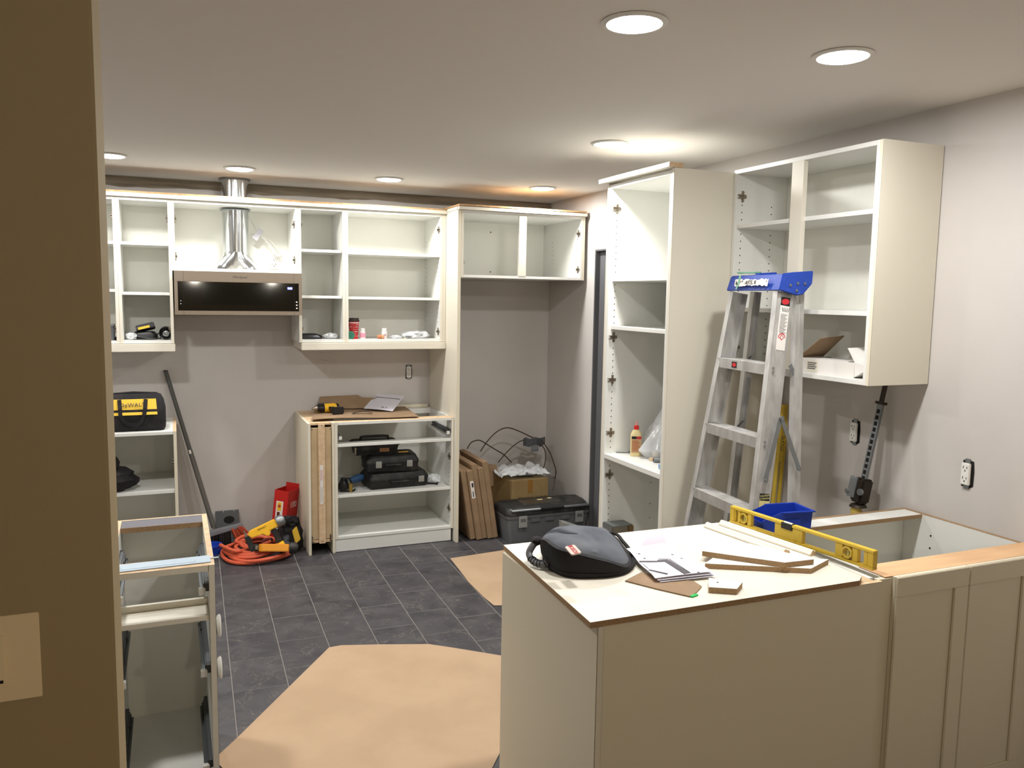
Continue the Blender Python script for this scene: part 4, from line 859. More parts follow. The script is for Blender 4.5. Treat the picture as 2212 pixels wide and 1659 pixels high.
B().quadsheet(tapef, 18, 6, .002).done('duct_tape', TAPE, t, smooth=True, local=True)
B().quadsheet(lambda a, b_: tp+V((.0+(a-.5)*.065, -.016+.006*math.sin(b_*6), -.005-b_*.075))-root_loc(t), 6, 8, .002).done('hanging_tape', TAPE, t, smooth=True, local=True)
B().quadsheet(lambda a, b_: tp+V(((a-.5)*.14, .004+b_*.02, .02+.006*math.sin(a*12)))-root_loc(t), 14, 4, .002).done('top_tape', TAPE, t, smooth=True, local=True)
# large grey toolbox
t = thing('tool_chest', 'large grey toolbox with black lid and two latches in the fridge gap', 'toolbox', (2.437, 5.255, 0), 0)
t.scale = (1, 1, .83)
W2, D2 = .655, .29
B().loft([rring(W2*.90, D2*.86, 0, .02), rring(W2*.96, D2*.95, .18, .025), rring(W2*.96, D2*.95, .205, .025)]).done('tub', GREYP, t, smooth=True, local=True)
B().loft([rring(W2*.985, D2*.985, .2053, .03), rring(W2, D2, .215, .03), rring(W2, D2, .232, .03)]).done('lid_rim', GREYP, t, smooth=True, local=True)
B().loft([rring(W2+.004, D2+.004, .2324, .035), rring(W2+.004, D2+.004, .262, .04), rring(W2*.965, D2*.90, .292, .05), rring(W2*.93, D2*.8, .298, .05)]).done('lid', BLK2, t, smooth=True, local=True)
B().loft([rring(W2*.45, D2*.5, .2983, .01, cx=-.02), rring(W2*.44, D2*.48, .303, .01, cx=-.02)]).done('organiser_window', mat('smoke_window', (52, 50, 46), .25), t, local=True)
B().loft([rring(W2*.22, D2*.6, .2983, .02, cx=.24), rring(W2*.2, D2*.5, .309, .02, cx=.24)]).done('lid_tray', BLK2, t, local=True)
B().tube([V((-.30, -.06, .284)), V((-.29, -.145, .279)), V((.30, -.145, .279)), V((.31, -.06, .284))], .0125, 10).done('handle_tube', ALUD, t, smooth=True, local=True)
B().tube([V((-.075, -.145, .279)), V((.105, -.145, .279))], .017, 12).done('handle_grip', BLACK, t, smooth=True, local=True)
for lx in (-.21, .23):
    o = B().box(lx-.032, lx+.032, -D2/2-.014, -D2/2-.0045, .135, .235).done('latch', LATCH, t, .003, local=True)
    B().box(lx-.02, lx+.02, -D2/2-.0165, -D2/2-.0142, .185, .212).done('latch_button', GREYD, o, .001, local=True)
for gx in (-.11, .0, .12):
    B().box(gx-.035, gx+.035, -D2/2-.002, -D2/2+.012, .17, .204).done('front_rib', GREYP, t, .003, local=True)
q = B(); q.box(-.02, .02, .02, .04, .3035, .3045).box(.07, .10, .04, .06, .3035, .3045); q.done('parts_inside', GLUE, t, local=True, kind='stuff')
# galvanised bracket standing behind the peninsula
g0 = at(1213, 1126, Y=4.4)
t = thing('metal_channel', 'short galvanised metal channel standing behind the black bag', 'metal channel', (g0.x, 4.4, 0))
B().box(0, .006, 0, .035, 0, g0.z).done('post', mat('channel_grey', (150, 154, 152), .4, .6), t, .001, local=True)
q = B(); q.M = Matrix.Translation((0, 0, g0.z)) @ Matrix.Rotation(R(-30), 4, 'Z') @ Matrix.Rotation(R(16), 4, 'Y'); q.box(0, .15, -.02, .03, -.003, 0).box(0, .15, -.022, -.02, -.05, 0); q.done('arm', MATS['channel_grey'], t, .0006, local=True)
box('stop_block', EDGE, t, g0.x+.06, g0.x+.09, 4.37, 4.42, 0, .02)

# ---------------------------------------------------------------- pantry contents
ZP = .8824
gp = at(1348, 971, Z=ZP)
t = thing('glue_bottle', 'yellowish glue bottle with red cap on the pantry deep shelf', 'bottle', (2.262, 3.70, ZP), R(-25))
B().loft([rring(.052, .036, 0, .014), rring(.058, .040, .006, .016), rring(.058, .040, .115, .016), rring(.045, .034, .132, .015), rring(.024, .024, .143, .0115)]).done('bottle_body', GLUE, t, smooth=True, local=True)
B().lathe([(.0135, .1435), (.0135, .162), (.0105, .164), (0, .164)]).done('red_cap', REDI, t, smooth=True, local=True); B().lathe([(.006, .1642), (.005, .175), (.0025, .188), (0, .188)]).done('nozzle', mat('pale_red', (230, 150, 140), .4), t, smooth=True, local=True)
B().box(-.026, .026, -.0215, -.0206, .02, .108).done('label', mat('label_tan', (196, 164, 120), .6), t, local=True)
q = B(); q.box(-.026, .0, -.0224, -.0217, .094, .108); q.done('label_dark_band', INK, t, local=True); B().box(.0005, .026, -.0224, -.0217, .094, .108).done('label_red_band', REDINK, t, local=True)
q = B()
for i in range(9): q.box(-.022, .02-(i % 3)*.006, -.0221, -.0217, .030+i*.0066, .0325+i*.0066)
q.done('label_print', BRIS, t, local=True, kind='stuff')
t = thing('plastic_bag', 'large crumpled clear plastic bag heaped on the pantry deep shelf', 'bag', (2.415, 3.61, ZP))
q = B(); rings = []
for k_, (z, rx, ry, ox) in enumerate(((0.001, .13, .12, 0), (.05, .155, .13, 0), (.12, .13, .12, .01), (.19, .115, .10, .03), (.26, .085, .08, .06), (.33, .06, .06, .09), (.39, .035, .04, .11), (.43, .012, .012, .12))):
    rings.append([V((ox+rx*math.cos(a)*(1+.32*noise.noise(V((math.cos(a)*2.4, math.sin(a)*2.4, z*16)))), ry*math.sin(a)*(1+.32*noise.noise(V((math.cos(a)*2.4, math.sin(a)*2.4, z*16+5)))), z+.012*math.sin(a*5+z*30)*(z > .01))) for a in [2*math.pi*i/36 for i in range(36)]])
q.loft(rings); q.done('film', BAGM, t, smooth=True, local=True)
blob('inner_film', mat('inner_poly', (226, 228, 230), .3, alpha=.7, bump=.8, bscale=30), t, (.01, 0, .10), (.10, .09, .10), 12, .5, 3, 4, local=True, flat=-.098)
t = thing('hammer_handle', 'black tool handle with yellow end lying by the plastic bag', 'tool', (2.325, 3.615, ZP+.0155), R(-18))
B().tube([V((0, 0, 0)), V((.012, 0, 0))], .0155, 14).done('yellow_end', YEL, t, smooth=True, local=True); B().tube([V((.0122, 0, 0)), V((.13, 0, 0))], .014, 14).done('grip', BLACK, t, smooth=True, local=True)
for (u, v, l, rz, lab) in ((1350, 979, .13, 6, 'thin grey steel bar lying flat at the front of the pantry deep shelf'), (1372, 977, .11, 14, 'thin steel bar lying behind the front steel bar in the pantry')):
    p = at(u, v, Z=ZP); t = tag(B().box(-l/2, l/2, -.008, .008, 0, .004).done('steel_bar', ALUD, None, .0006), lab, 'metal bar'); t.location = (p.x+.02, p.y, ZP); t.rotation_euler = (0, 0, R(rz-30))
p = at(1395, 985, Z=ZP)
t = thing('pipe_piece', 'short dark steel pipe piece in front of the plastic bag', 'pipe', (2.30, 3.50, ZP+.014), R(-28)); B().tube([V((-.045, 0, 0)), V((.045, 0, 0))], .0135, 14).done('pipe', ALUD, t, smooth=True, local=True); B().tube([V((-.046, 0, 0)), V((-.0455, 0, 0))], .011, 14).done('bore', HOLE, t, local=True)
t = thing('foam_block', 'small cream foam block with blue end near the pantry shelf front', 'block', (2.20, 3.36, ZP), R(-12)); B().box(0, .08, -.02, .02, 0, .022).done('foam', GLUE, t, .002, local=True); B().box(-.006, -.0002, -.02, .02, 0, .022).done('blue_end', mat('pale_blue', (120, 156, 190), .5), t, .001, local=True)
t = thing('cork_block', 'small tan wood block beside the steel bars on the pantry shelf', 'block', (2.285, 3.565, ZP), R(20)); B().box(-.02, .02, -.012, .012, 0, .014).done('wood', EDGE, t, .001, local=True)
p = at(1312, 1126, X=2.16)
t = thing('hinge_bracket', 'grey metal box bracket with brown side low inside the tall pantry', 'bracket', (2.16, 3.745, p.z-.06)); box('top_plate', ALUD, t, 2.137, 2.26, 3.70, 3.8, p.z-.004, p.z, .001); box('side_plate', ZINC, t, 2.14, 2.258, 3.702, 3.706, p.z-.10, p.z-.0045, .001)
box('brown_face', mat('brown_face', (120, 92, 60), .5), t, 2.235, 2.26, 3.692, 3.7015, p.z-.10, p.z-.0045, .001); box('mount_block', ALUD, t, 2.137, 2.25, 3.7065, 3.812, p.z-.03, p.z-.0045, .001)
# ---------------------------------------------------------------- carton in the right wall cabinet
ZC = z0q+.0182
t = thing('opened_carton', 'opened white carton with raised flaps in the right wall cabinet', 'carton', (2.50, 2.62, ZC), R(2))
bw, bl, bh = .15, .30, .062   # x depth, y length
B().box(0, .003, -.15, .15, 0, bh).done('front_side', PAPERW, t, local=True); B().box(bw, bw+.003, -.15, .15, 0, bh).done('rear_side', PAPERW, t, local=True)
B().box(.0032, bw-.0002, .147, .15, 0, bh).done('far_side', PAPERW, t, local=True); B().box(.0032, bw-.0002, -.14, -.137, 0, bh*.8).done('near_side', PAPERW, t, local=True); B().box(.0032, bw-.0002, -.136, .1468, 0, .003).done('base', PAPERW, t, local=True)
B().prism([(0.0035, -.10), (bw*.8, -.05), (bw*.8, .146), (.0035, .146)], bh*.92, bh*.97, 'z').done('lid_paper', PAPERW, t, local=True)
q = B(); q.M = Matrix.Translation((.06, .16, bh)) @ Matrix.Rotation(R(40), 4, 'X') @ Matrix.Rotation(R(180), 4, 'Z'); q.prism([(-.07, 0), (.07, 0), (.05, .11), (-.07, .12)], 0, .003, 'z'); q.M = Matrix.Identity(4)
q2 = B(); q2.loft([[V((x, y_, z)) for x, y_, z in ((.0, .152, bh), (.14, .152, bh), (.15, .05, bh+.095), (.02, .055, bh+.085))], [V((x, y_+.002, z+.002)) for x, y_, z in ((.0, .152, bh), (.14, .152, bh), (.15, .05, bh+.095), (.02, .055, bh+.085))]]); q2.done('brown_flap', CARD, t, local=True); q.bm.free()
q = B(); q.loft([[V((x, y_, z)) for x, y_, z in ((.0, -.152, .004), (.0, -.235, .05), (.13, -.235, .06), (.13, -.152, .004))], [V((x, y_, z)) for x, y_, z in ((.0, -.150, bh), (.01, -.10, bh+.055), (.13, -.11, bh+.06), (.13, -.15, bh))]]); q.done('near_flap', PAPERW, t, .0006, local=True)
B().box(-.001, -.0001, .04, .105, .008, .052).done('label', mat('label_cream', (220, 214, 196), .6), t, local=True)
q = B()
for i in range(4): q.box(-.0018, -.0011, .055-(i % 2)*.006, .098, .018+i*.008, .0215+i*.008)
q.done('label_print', INKG, t, local=True, kind='stuff')

# ---------------------------------------------------------------- step ladder
S = .95
def ls(x, y, z): return V((x*S, y*S, CZ+(z-CZ)*S))
t = thing('step_ladder', 'scuffed aluminium step ladder with blue top cap standing against the pantry', 'ladder', ls(2.25, 2.9, 0)*1)
t.location.z = 0
fN0, fF0 = ls(2.343, 2.752, 1.757), ls(2.392, 3.132, 1.757); fN1, fF1 = ls(2.222, 2.69, .90), ls(2.225, 3.185, .64)
def ext(a, b_, z): k_ = (z-a.z)/(b_.z-a.z); return a+(b_-a)*k_
def channel(a, b_, w_, th, side, out, name, m):
    """C rail from a to b: web depth w_ along 'side' direction (ladder depth), flanges folded towards -out"""
    tt_ = (b_-a).normalized(); sd = (V(side)-tt_*V(side).dot(tt_)).normalized(); ou = (V(out)-tt_*V(out).dot(tt_)).normalized(); q = B()
    def bx(s0, s1, o0, o1): q.loft([[p+sd*s_+ou*o_ for s_, o_ in ((s0, o0), (s1, o0), (s1, o1), (s0, o1))] for p in (a, b_)])
    bx(0, w_, 0, th); bx(0, th, -.024, 0); bx(w_-th, w_, -.024, 0)
    n_ = 8
    for i in range(n_): s0 = w_*.14+i*w_*.76/n_; bx(s0, s0+w_*.045, th, th+.0018)
    return q.done(name, m, t, 0)
DX = (1, 0, 0); WD = .086*S
fNb, fFb = ext(fN0, fN1, .012), ext(fF0, fF1, .012)
channel(fN0, fNb, WD, .0025, DX, (0, -1, 0), 'front_rail', ALU); channel(fF0, fFb, WD, .0025, DX, (0, 1, 0), 'front_rail', ALU)
rN0, rF0 = ls(2.447, 2.757, 1.77), ls(2.505, 3.128, 1.757); rN1, rF1 = ls(2.432, 2.70, .87), ls(2.462, 3.175, .83)
rNb, rFb = ext(rN0, rN1, .012), ext(rF0, rF1, .012)
def crail(a, b_, w_, out, name):
    tt_ = (b_-a).normalized(); sd = (V(DX)-tt_*V(DX).dot(tt_)).normalized(); ou = (V(out)-tt_*V(out).dot(tt_)).normalized(); q = B()
    def bx(s0, s1, o0, o1): q.loft([[p+sd*s_+ou*o_ for s_, o_ in ((s0, o0), (s1, o0), (s1, o1), (s0, o1))] for p in (a, b_)])
    bx(0, w_, -.002, 0); bx(0, .002, -.026, -.002); bx(w_-.002, w_, -.026, -.002); bx(w_*.45, w_*.5, 0, .002)
    return q.done(name, ALU, t)
crail(rN0, rNb, .042, (0, -1, 0), 'rear_rail'); crail(rF0, rFb, .042, (0, 1, 0), 'rear_rail')
for p in (fNb, fFb): box('foot', BLACK, t, p.x-.004, p.x+WD+.004, p.y-.03 if p is fNb else p.y-.006, p.y+.006 if p is fNb else p.y+.0, .0, .03, .002)
for p in (rNb, rFb): box('foot', BLACK, t, p.x-.004, p.x+.046, p.y-.012, p.y+.012, .0, .03, .002)
# steps: between the front rails at equal rises
for k_, zz_ in enumerate((1.462, 1.170, .878, .586, .294)):
    a = ext(fN0, fNb, zz_); b_ = ext(fF0, fFb, zz_); q = B(); th = .0025; dpt = WD*.98; h_ = .042
    ax_ = (b_-a); n_ = V((0, 0, 1))
    a = a+ax_*.008; b_ = b_-ax_*.008
    def sx(s0, s1, z0_, z1_): q.loft([[p+V((s_, 0, z_)) for s_, z_ in ((s0, z0_), (s1, z0_), (s1, z1_), (s0, z1_))] for p in (a, b_)])
    sx(0, dpt, -th, 0); sx(0, th, -h_, -th); sx(dpt-th, dpt, -h_*.6, -th)
    for i in range(7): s0 = dpt*.1+i*dpt*.8/7; sx(s0, s0+.003, 0, .0016)
    st = q.done('step', ALU, t)
    if k_ == 0:
        m_ = a.lerp(b_, .62); B().loft([[m_.lerp(b_, -.0)+V((-.0015, dy, z_)) for dy, z_ in ((-.012, -.034), (.022, -.034), (.022, -.008), (-.012, -.008))], [m_+V((-.0006, dy, z_)) for dy, z_ in ((-.012, -.034), (.022, -.034), (.022, -.008), (-.012, -.008))]]).done('warning_label', BLACK, st)
        B().loft([[m_+V((x_, .005+.013*math.cos(a_), -.021+.009*math.sin(a_))) for a_ in [2*math.pi*i/14 for i in range(14)]] for x_ in (-.0016, -.0022)]).done('red_oval', REDINK, st)
        B().loft([[m_+V((x_, dy, z_)) for dy, z_ in ((-.065, -.034), (-.014, -.034), (-.014, -.008), (-.065, -.008))] for x_ in (-.0006, -.0015)]).done('torn_label', PAPERW, st)
    for pp, sg in ((a, -1), (b_, 1)):
        q = B()
        for z_ in (-.012, -.03): q.cyl((pp.x+.014, pp.y+sg*.012, pp.z+z_), .004, .004*sg, 'y', 8)
        q.done('rivets', ALUD, t, kind='stuff')
for zz_ in (1.42, .80, .25):
    a = ext(rN0, rNb, zz_); b_ = ext(rF0, rFb, zz_); B().bar(a+V((.02, 0, 0)), b_+V((.02, 0, 0)), .03, .003, (0, 0, 1)).done('rear_brace', ALU, t)
# braces and spreaders
for z_, s_ in ((1.42, 1), (1.13, 1)):
    a = ext(rF0, rFb, z_+.0)+V((.0, -.006, 0)); B().bar(a, a+V((-.0, -.055, .05)), .014, .002, (1, 0, 0)).done('corner_brace', ALUD, t)
a = ext(rN0, rNb, 1.43)+V((.03, .006, 0)); B().bar(a+V((-.05, .0, .03)), a+V((.0, .0, -.05)), .016, .003, (1, 0, 0)).done('corner_brace', ALUD, t)
for sgn, f0, r0 in ((-1, (fN0, fNb), (rN0, rNb)),):
    Pm = at(1686, 904, Y=fN0.y-.07); Pa = at(1653, 1037, Y=ext(*f0, .93).y-.012); Pb = at(1724, 1012, Y=ext(*r0, .97).y-.012)
    Pm = at(1687, 903, Y=ext(*f0, 1.16).y-.014)
    B().bar(Pm, Pa, .018, .003, (1, 0, .2)).done('spreader_arm', ALUD, t); B().bar(Pm+V((0, -.004, 0)), Pb+V((0, -.004, 0)), .018, .003, (1, 0, -.2)).done('spreader_arm', ALUD, t)
    for p in (Pm, Pa, Pb): B().cyl(p+V((0, -.009, 0)), .010, .006, 'y', 12).done('spreader_pivot', ALUD, t, .001)
# blue cap
cz0, cz1 = ls(0, 0, 1.757).z, ls(0, 0, 1.826).z
cN, cF = fN0+V((0, -.022, 0)), fF0+V((0, .012, 0)); wc = .155
e = (cF-cN)
def cp(s_, w__, z): return cN+V((e.x, e.y, 0))*s_+V((w__, 0, 0))+V((0, 0, z-cN.z))
q = B(); q.loft([[cp(s_, *c) for c in ((-.012, cz0), (.135, cz0+.012), (.14, cz1+.008), (.012, cz1))] for s_ in (.0, 1.0)]); q.done('cap', BLUEL, t, .004)
q = B(); q.loft([[cp(s_, *c) for c in ((-.014, cz0+.002), (.02, cz0-.006), (.075, cz0-.018), (.105, cz0-.014), (.15, cz0+.03), (.152, cz1+.016), (.05, cz1+.008), (.0, cz1+.002))] for s_ in (-.02, .0)]); q.done('cap_end', BLUEL, t, .003)
q = B(); q.loft([[cp(s_, *c) for c in ((.02, cz1-.004), (.11, cz1), (.11, cz1+.014), (.02, cz1+.008))] for s_ in (.46, .56)]); q.done('cap_ridge', BLUEL, t, .003)
for w__, z_ in ((.038, cz0+.022), (.075, cz0+.03), (.11, cz0+.03), (.07, cz0+.002)): B().cyl(cp(-.021, w__, z_), .006, -.003, 'y', 10).done('rivet', ALUD, t, .0008)
lx_ = frame(cp(.5, -.0095, (cz0+cz1)/2), -e.normalized(), V((.17, 0, 1)))
q = B(); q.M = lx_; rr2 = random.Random(5); top = [(-.125+.25*i/24, .016+rr2.uniform(-.006, .002)) for i in range(25)]; bot = [(.125-.25*i/24, -.014+rr2.uniform(-.002, .004)) for i in range(25)]
q.prism(top[::-1]+bot[::-1], .004, .0048, 'z'); q.done('torn_label', PAPERW, t)
text('label_print', 'LITE', .024, INK, t, lx_ @ Matrix.Translation((-.01, 0, .0052)))
q = B(); q.M = lx_
for i in range(14): x_ = rr2.uniform(-.118, .118); q.box(x_, x_+rr2.uniform(.004, .012), -.011+rr2.uniform(0, .016), -.006+rr2.uniform(0, .016), .005, .0056)
q.done('label_scraps', INKG, t, kind='stuff')
q = B(); q.M = lx_; q.prism([(-.098, .03), (-.082, .034), (-.086, -.005), (-.10, -.03), (-.108, -.028), (-.098, -.004)], .0058, .0064, 'z'); q.done('green_tape', TAPEG, t)
q = B(); q.loft([[cp(.60+s_*.3, .045+.03*math.sin(s_*6)+d_2, cz1+.010+h2) for d_2, h2 in ((-.012, 0), (.012, 0), (.012, .006), (-.012, .006))] for s_ in [i/8 for i in range(9)]]); q.done('tape_wad', TAPEG, t, .001)
# warning sticker on the near front rail
def onrail(z, s_, o_=.0045):
    p = ext(fN0, fNb, z); tt_ = (fNb-fN0).normalized(); sd = (V(DX)-tt_*V(DX).dot(tt_)).normalized(); ou = (V((0, -1, 0))-tt_*V((0, -1, 0)).dot(tt_)).normalized(); return p+sd*s_*WD+ou*o_
def sticker(name, m, za, zb_, s0, s1, o_): B().loft([[onrail(za, s0, o2), onrail(za, s1, o2), onrail(zb_, s1, o2), onrail(zb_, s0, o2)] for o2 in (o_, o_+.0005)]).done(name, m, t)
sticker('warning_sticker', PAPERW, ls(0, 0, 1.70).z, ls(0, 0, 1.515).z, .25, .80, .0045); sticker('danger_panel', BLACK, ls(0, 0, 1.735).z, ls(0, 0, 1.7005).z, .25, .80, .0045)
cc = onrail(ls(0, 0, 1.7175).z, .52, .0052); B().loft([[cc+V((.019*math.cos(a_), o_, .012*math.sin(a_))) for a_ in [2*math.pi*i/18 for i in range(18)]] for o_ in (0, -.0006)]).done('danger_oval', REDINK, t)
cc = onrail(ls(0, 0, 1.568).z, .52, .0052); B().loft([[cc+V((r_*math.cos(a_), 0, r_*math.sin(a_))) for a_ in [2*math.pi*i/20 for i in range(20)]] for r_ in (.018, .0145)]+[], cap=False).done('red_ring', REDINK, t)
q = B(); q.loft([[cc+V((x_, o_, z_)) for x_, z_ in ((-.012, 0), (0, -.012), (.012, 0), (0, .012))] for o_ in (-.0002, -.0008)]); q.done('red_diamond', REDINK, t)
q = B(); q.loft([[cc+V((x_, o_, z_)) for x_, z_ in ((-.008, 0), (0, -.008), (.008, 0), (0, .008))] for o_ in (-.0009, -.0013)]); q.done('diamond_centre', PAPERW, t)
q = B(); hz = ls(0, 0, 1.685).z
for i in range(5): c0 = onrail(hz, .42+.05*i, .0052); q.loft([[c0+V((x_+.002*i, 0, z_)) for x_, z_ in ((-.002, -.010), (.001, -.010), (-.004+.003*i, .008), (-.006+.003*i, .006))], [c0+V((x_+.002*i, -.0006, z_)) for x_, z_ in ((-.002, -.010), (.001, -.010), (-.004+.003*i, .008), (-.006+.003*i, .006))]])
q.done('falling_figure', INK, t, kind='stuff')
q = B()
for i in range(16):
    z_ = ls(0, 0, 1.665).z-i*.0048; q.loft([[onrail(z_, .32, o_), onrail(z_, .74-(i % 3)*.06, o_), onrail(z_-.0016, .74-(i % 3)*.06, o_), onrail(z_-.0016, .32, o_)] for o_ in (.0051, .0055)])
q.done('sticker_text', INKG, t, kind='stuff')
sticker('caution_label', mat('caution_cream', (220, 206, 140), .5), ls(0, 0, .888).z, ls(0, 0, .84).z, .3, .9, .0045); sticker('caution_header', BLACK, ls(0, 0, .918).z, ls(0, 0, .8885).z, .3, .9, .0045)
M_ = frame(onrail(ls(0, 0, .909).z, .6, .0053), V((1, 0, 0)), (fN0-fNb).normalized()); text('caution_text', 'CAUTION', .0105, MATS['caution_cream'], t, M_)
M_ = frame(onrail(ls(0, 0, .897).z, .6, .0053), V((1, 0, 0)), (fN0-fNb).normalized()); text('caution_text', 'ATTENTION', .0092, MATS['caution_cream'], t, M_)

# ---------------------------------------------------------------- tall level, pipe and farm jack behind the ladder
def level(name, lab, L_, H_, T_, M, m=YELS, holes=True):
    t = thing(name, lab, 'spirit level'); t.matrix_world = M
    q = B(); q.box(0, L_, 0, T_, H_-.009, H_).box(0, L_, 0, T_, 0, .009).box(0, .022, .001, T_-.001, .009, H_-.009)
    q.box(L_-.022, L_, .001, T_-.001, .009, H_-.009)
    for a, b_ in ((.022/L_, .045), (.062, .082), (.140, .17), (.35, .55), (.765, .812), (.87, .905), (.94, 1-.022/L_)): q.box(a*L_, b_*L_, .003, T_-.003, .009, H_-.009)
    q.done('frame', m, t, .0015, local=True)
    for a in (.111*L_, .841*L_):
        o = B().loft([[V((a+r_*math.cos(k2*math.pi/4+.39), y_, H_/2+r_*math.sin(k2*math.pi/4+.39))) for k2 in range(8)] for y_, r_ in ((-.001, .0205), (-.001, .015), (T_+.001, .015), (T_+.001, .0205))], closed=True).done('vial_ring', m, t, local=True)
        B().cyl((a-.0, T_/2, H_/2-.0145), .005, .029, 'z', 10).done('vial', VIAL, t, smooth=True, local=True)
    B().box(.44*L_-.024, .44*L_+.024, -.001, T_+.001, H_-.02, H_-.0005+.001).done('centre_housing', BLACK, t, .001, local=True)
    B().tube([V((.44*L_-.018, T_/2, H_-.002)), V((.44*L_+.018, T_/2, H_-.002))], .0065, 10).done('centre_vial', mat('vial_silver', (196, 194, 176), .2, .4) if 'vial_silver' not in MATS else MATS['vial_silver'], t, smooth=True, local=True)
    return t
la, lb_ = V((1.899, 2.43, ZT)), V((1.972, 1.822, ZT)); ex_ = (lb_-la).normalized()
level('spirit_level', 'worn yellow spirit level standing on edge across the peninsula', .612, .062, .022, frame(la, ex_, V((0, 0, 1)).cross(ex_)))
la = V((2.62, 3.10, .02)); ex_ = (V((2.735, 3.15, 1.21))-la).normalized()
level('spirit_level', 'long yellow level standing upright behind the ladder in the corner', 1.20, .055, .02, frame(la, ex_, V((.3, -1, 0))))
t = thing('pry_bar', 'dark steel bar leaning in the corner behind the ladder', 'bar', (2.70, 3.17, 0)); B().tube([V((2.71, 3.17, .002)), V((2.745, 3.185, 1.36))], .010, 8).done('shaft', mat('dark_steel', (60, 54, 48), .5, .6), t, smooth=True); B().box(2.733, 2.757, 3.172, 3.198, 1.345, 1.38).done('tip', MATS['dark_steel'], t, .003)
J0, J1 = V((2.665, 2.545, .0)), V((2.748, 2.36, 1.386))
J1 = at(1911, 838, X=2.745); J0 = at(1852, 1100, X=2.66); J0 = ext(J1, J0, .0)
jt = thing('farm_jack', 'tall steel lifting jack with perforated bar leaning on the right wall', 'jack', J0)
dj = (J1-J0).normalized(); sdj = V((0, 1, 0)); sdj = (sdj-dj*sdj.dot(dj)).normalized(); nj = dj.cross(sdj); kz = lambda v_: (at(1880, v_, X=2.71).z-J0.z)/dj.z
Jt = kz(872)
B().bar(J0+dj*.01, J0+dj*Jt, .030, .012, sdj).done('perforated_bar', ALUD, jt, .001)
q = B(); s_ = .10
while s_ < Jt-.02:
    c = J0+dj*s_; q.loft([[c+sdj*(a*.0075)+dj*(b_*.0085)-nj*o_ for a, b_ in ((-1, -1), (1, -1), (1, 1), (-1, 1))] for o_ in (.0068, -.0068)]); s_ += .0262
q.done('bar_holes', HOLE, jt, kind='stuff')
B().bar(J0+dj*Jt, J0+dj*(Jt+.012), .042, .026, sdj).done('top_clamp', MATS['dark_steel'], jt, .001); B().tube([J0+dj*(Jt+.012), J1+dj*.02], .010, 10).done('handle_tube', MATS['dark_steel'], jt, smooth=True)
Jm = J0+dj*kz(1058)
B().bar(Jm-dj*.055, Jm+dj*.05, .058, .06, sdj).done('lift_runner', mat('cast_iron', (52, 44, 36), .5, .5), jt, .008)
q = B(); q.M = frame(Jm+sdj*.012-nj*.0+V((-.034, 0, .008)), sdj, dj)
for i in range(7): q.box(-.012, .027, -.035+i*.011, -.028+i*.011, -.002, .010)
q.box(-.012, .027, -.040, .048, -.003, .005); q.done('cooling_ribs', ALUD, jt, .0008, kind='stuff')
B().cyl(Jm+V((-.045, -.03, 0)), .014, .012, 'x', 14).done('pivot_bolt', ALUD, jt, .001); B().cyl(Jm+V((-.045, .04, -.01)), .010, .012, 'x', 14).done('pivot_bolt', ALUD, jt, .001)
B().lathe([(.022, 0), (.024, .018), (.020, .036), (.0, .036)], Jm-dj*.11).done('yellow_collar', mat('old_yellow', (196, 170, 80), .5), jt, smooth=True)
B().lathe([(.036, 0), (.030, .01), (.012, .016), (0, .016)], Jm-dj*.073).done('washer_cup', MATS['cast_iron'], jt, smooth=True)
B().lathe([(.03, 0), (.032, .035), (.02, .045), (0, .045)], Jm-dj*.16).done('lower_socket', BLACK, jt, smooth=True)
box('base_plate', MATS['cast_iron'], jt, J0.x-.06, J0.x+.06, J0.y-.05, J0.y+.05, .0, .012, .002)

# ---------------------------------------------------------------- things on the peninsula
# soft tool bag
t = thing('soft_tool_bag', 'black zipped tool bag with dusty grey top and carry handle on the peninsula', 'bag', (1.22, 2.24, ZT))
def bp3(u, v, z): return at(u, v, Z=z)-root_loc(t)
z0_, zl = ZT, ZT
base = [bp3(1176, 1214, ZT), bp3(1192, 1234, ZT), bp3(1228, 1248, ZT), bp3(1282, 1250, ZT), bp3(1334, 1245, ZT), bp3(1358, 1236, ZT), bp3(1368, 1222, ZT), bp3(1362, 1200, ZT), bp3(1345, 1178, ZT), bp3(1325, 1160, ZT)]
tops = [bp3(1165, 1165, .965), bp3(1176, 1168, .978), bp3(1204, 1187, .975), bp3(1256, 1201, .963), bp3(1318, 1217, .94), bp3(1354, 1226, .915), bp3(1364, 1214, .912), bp3(1350, 1190, .93), bp3(1330, 1165, .95), bp3(1312, 1149, .965)]
base += [bp3(1270, 1163, ZT), bp3(1215, 1170, ZT), bp3(1185, 1180, ZT)]; tops += [bp3(1255, 1142, .985), bp3(1208, 1145, .985), bp3(1182, 1152, .982)]
def closed_spl(P, n=4):
    o = []; m_ = len(P)
    for i in range(m_):
        p0, p1, p2, p3 = P[i-1], P[i], P[(i+1) % m_], P[(i+2) % m_]
        for j in range(n):
            u_ = j/n; o.append(.5*((2*p1)+(p2-p0)*u_+(2*p0-5*p1+4*p2-p3)*u_*u_+(3*p1-3*p2+p3-p0)*u_**3))
    return o
bs, tp_ = closed_spl(base), closed_spl(tops)
for p in bs: p.z = max(p.z, .0005)
cb_ = sum(bs, V())/len(bs); ct_ = sum(tp_, V())/len(tp_)
lift = lambda L_, c, k_, dz=0: [c+(p-c)*k_+V((0, 0, dz)) for p in L_]
mid = [a.lerp(b_, .45)+(a.lerp(b_, .45)-cb_.lerp(ct_, .45))*V((1, 1, 0)).length*.02 for a, b_ in zip(bs, tp_)]
B().loft([lift(bs, cb_, .96), bs, mid, tp_]).done('side_walls', FABB, t, smooth=True, local=True)
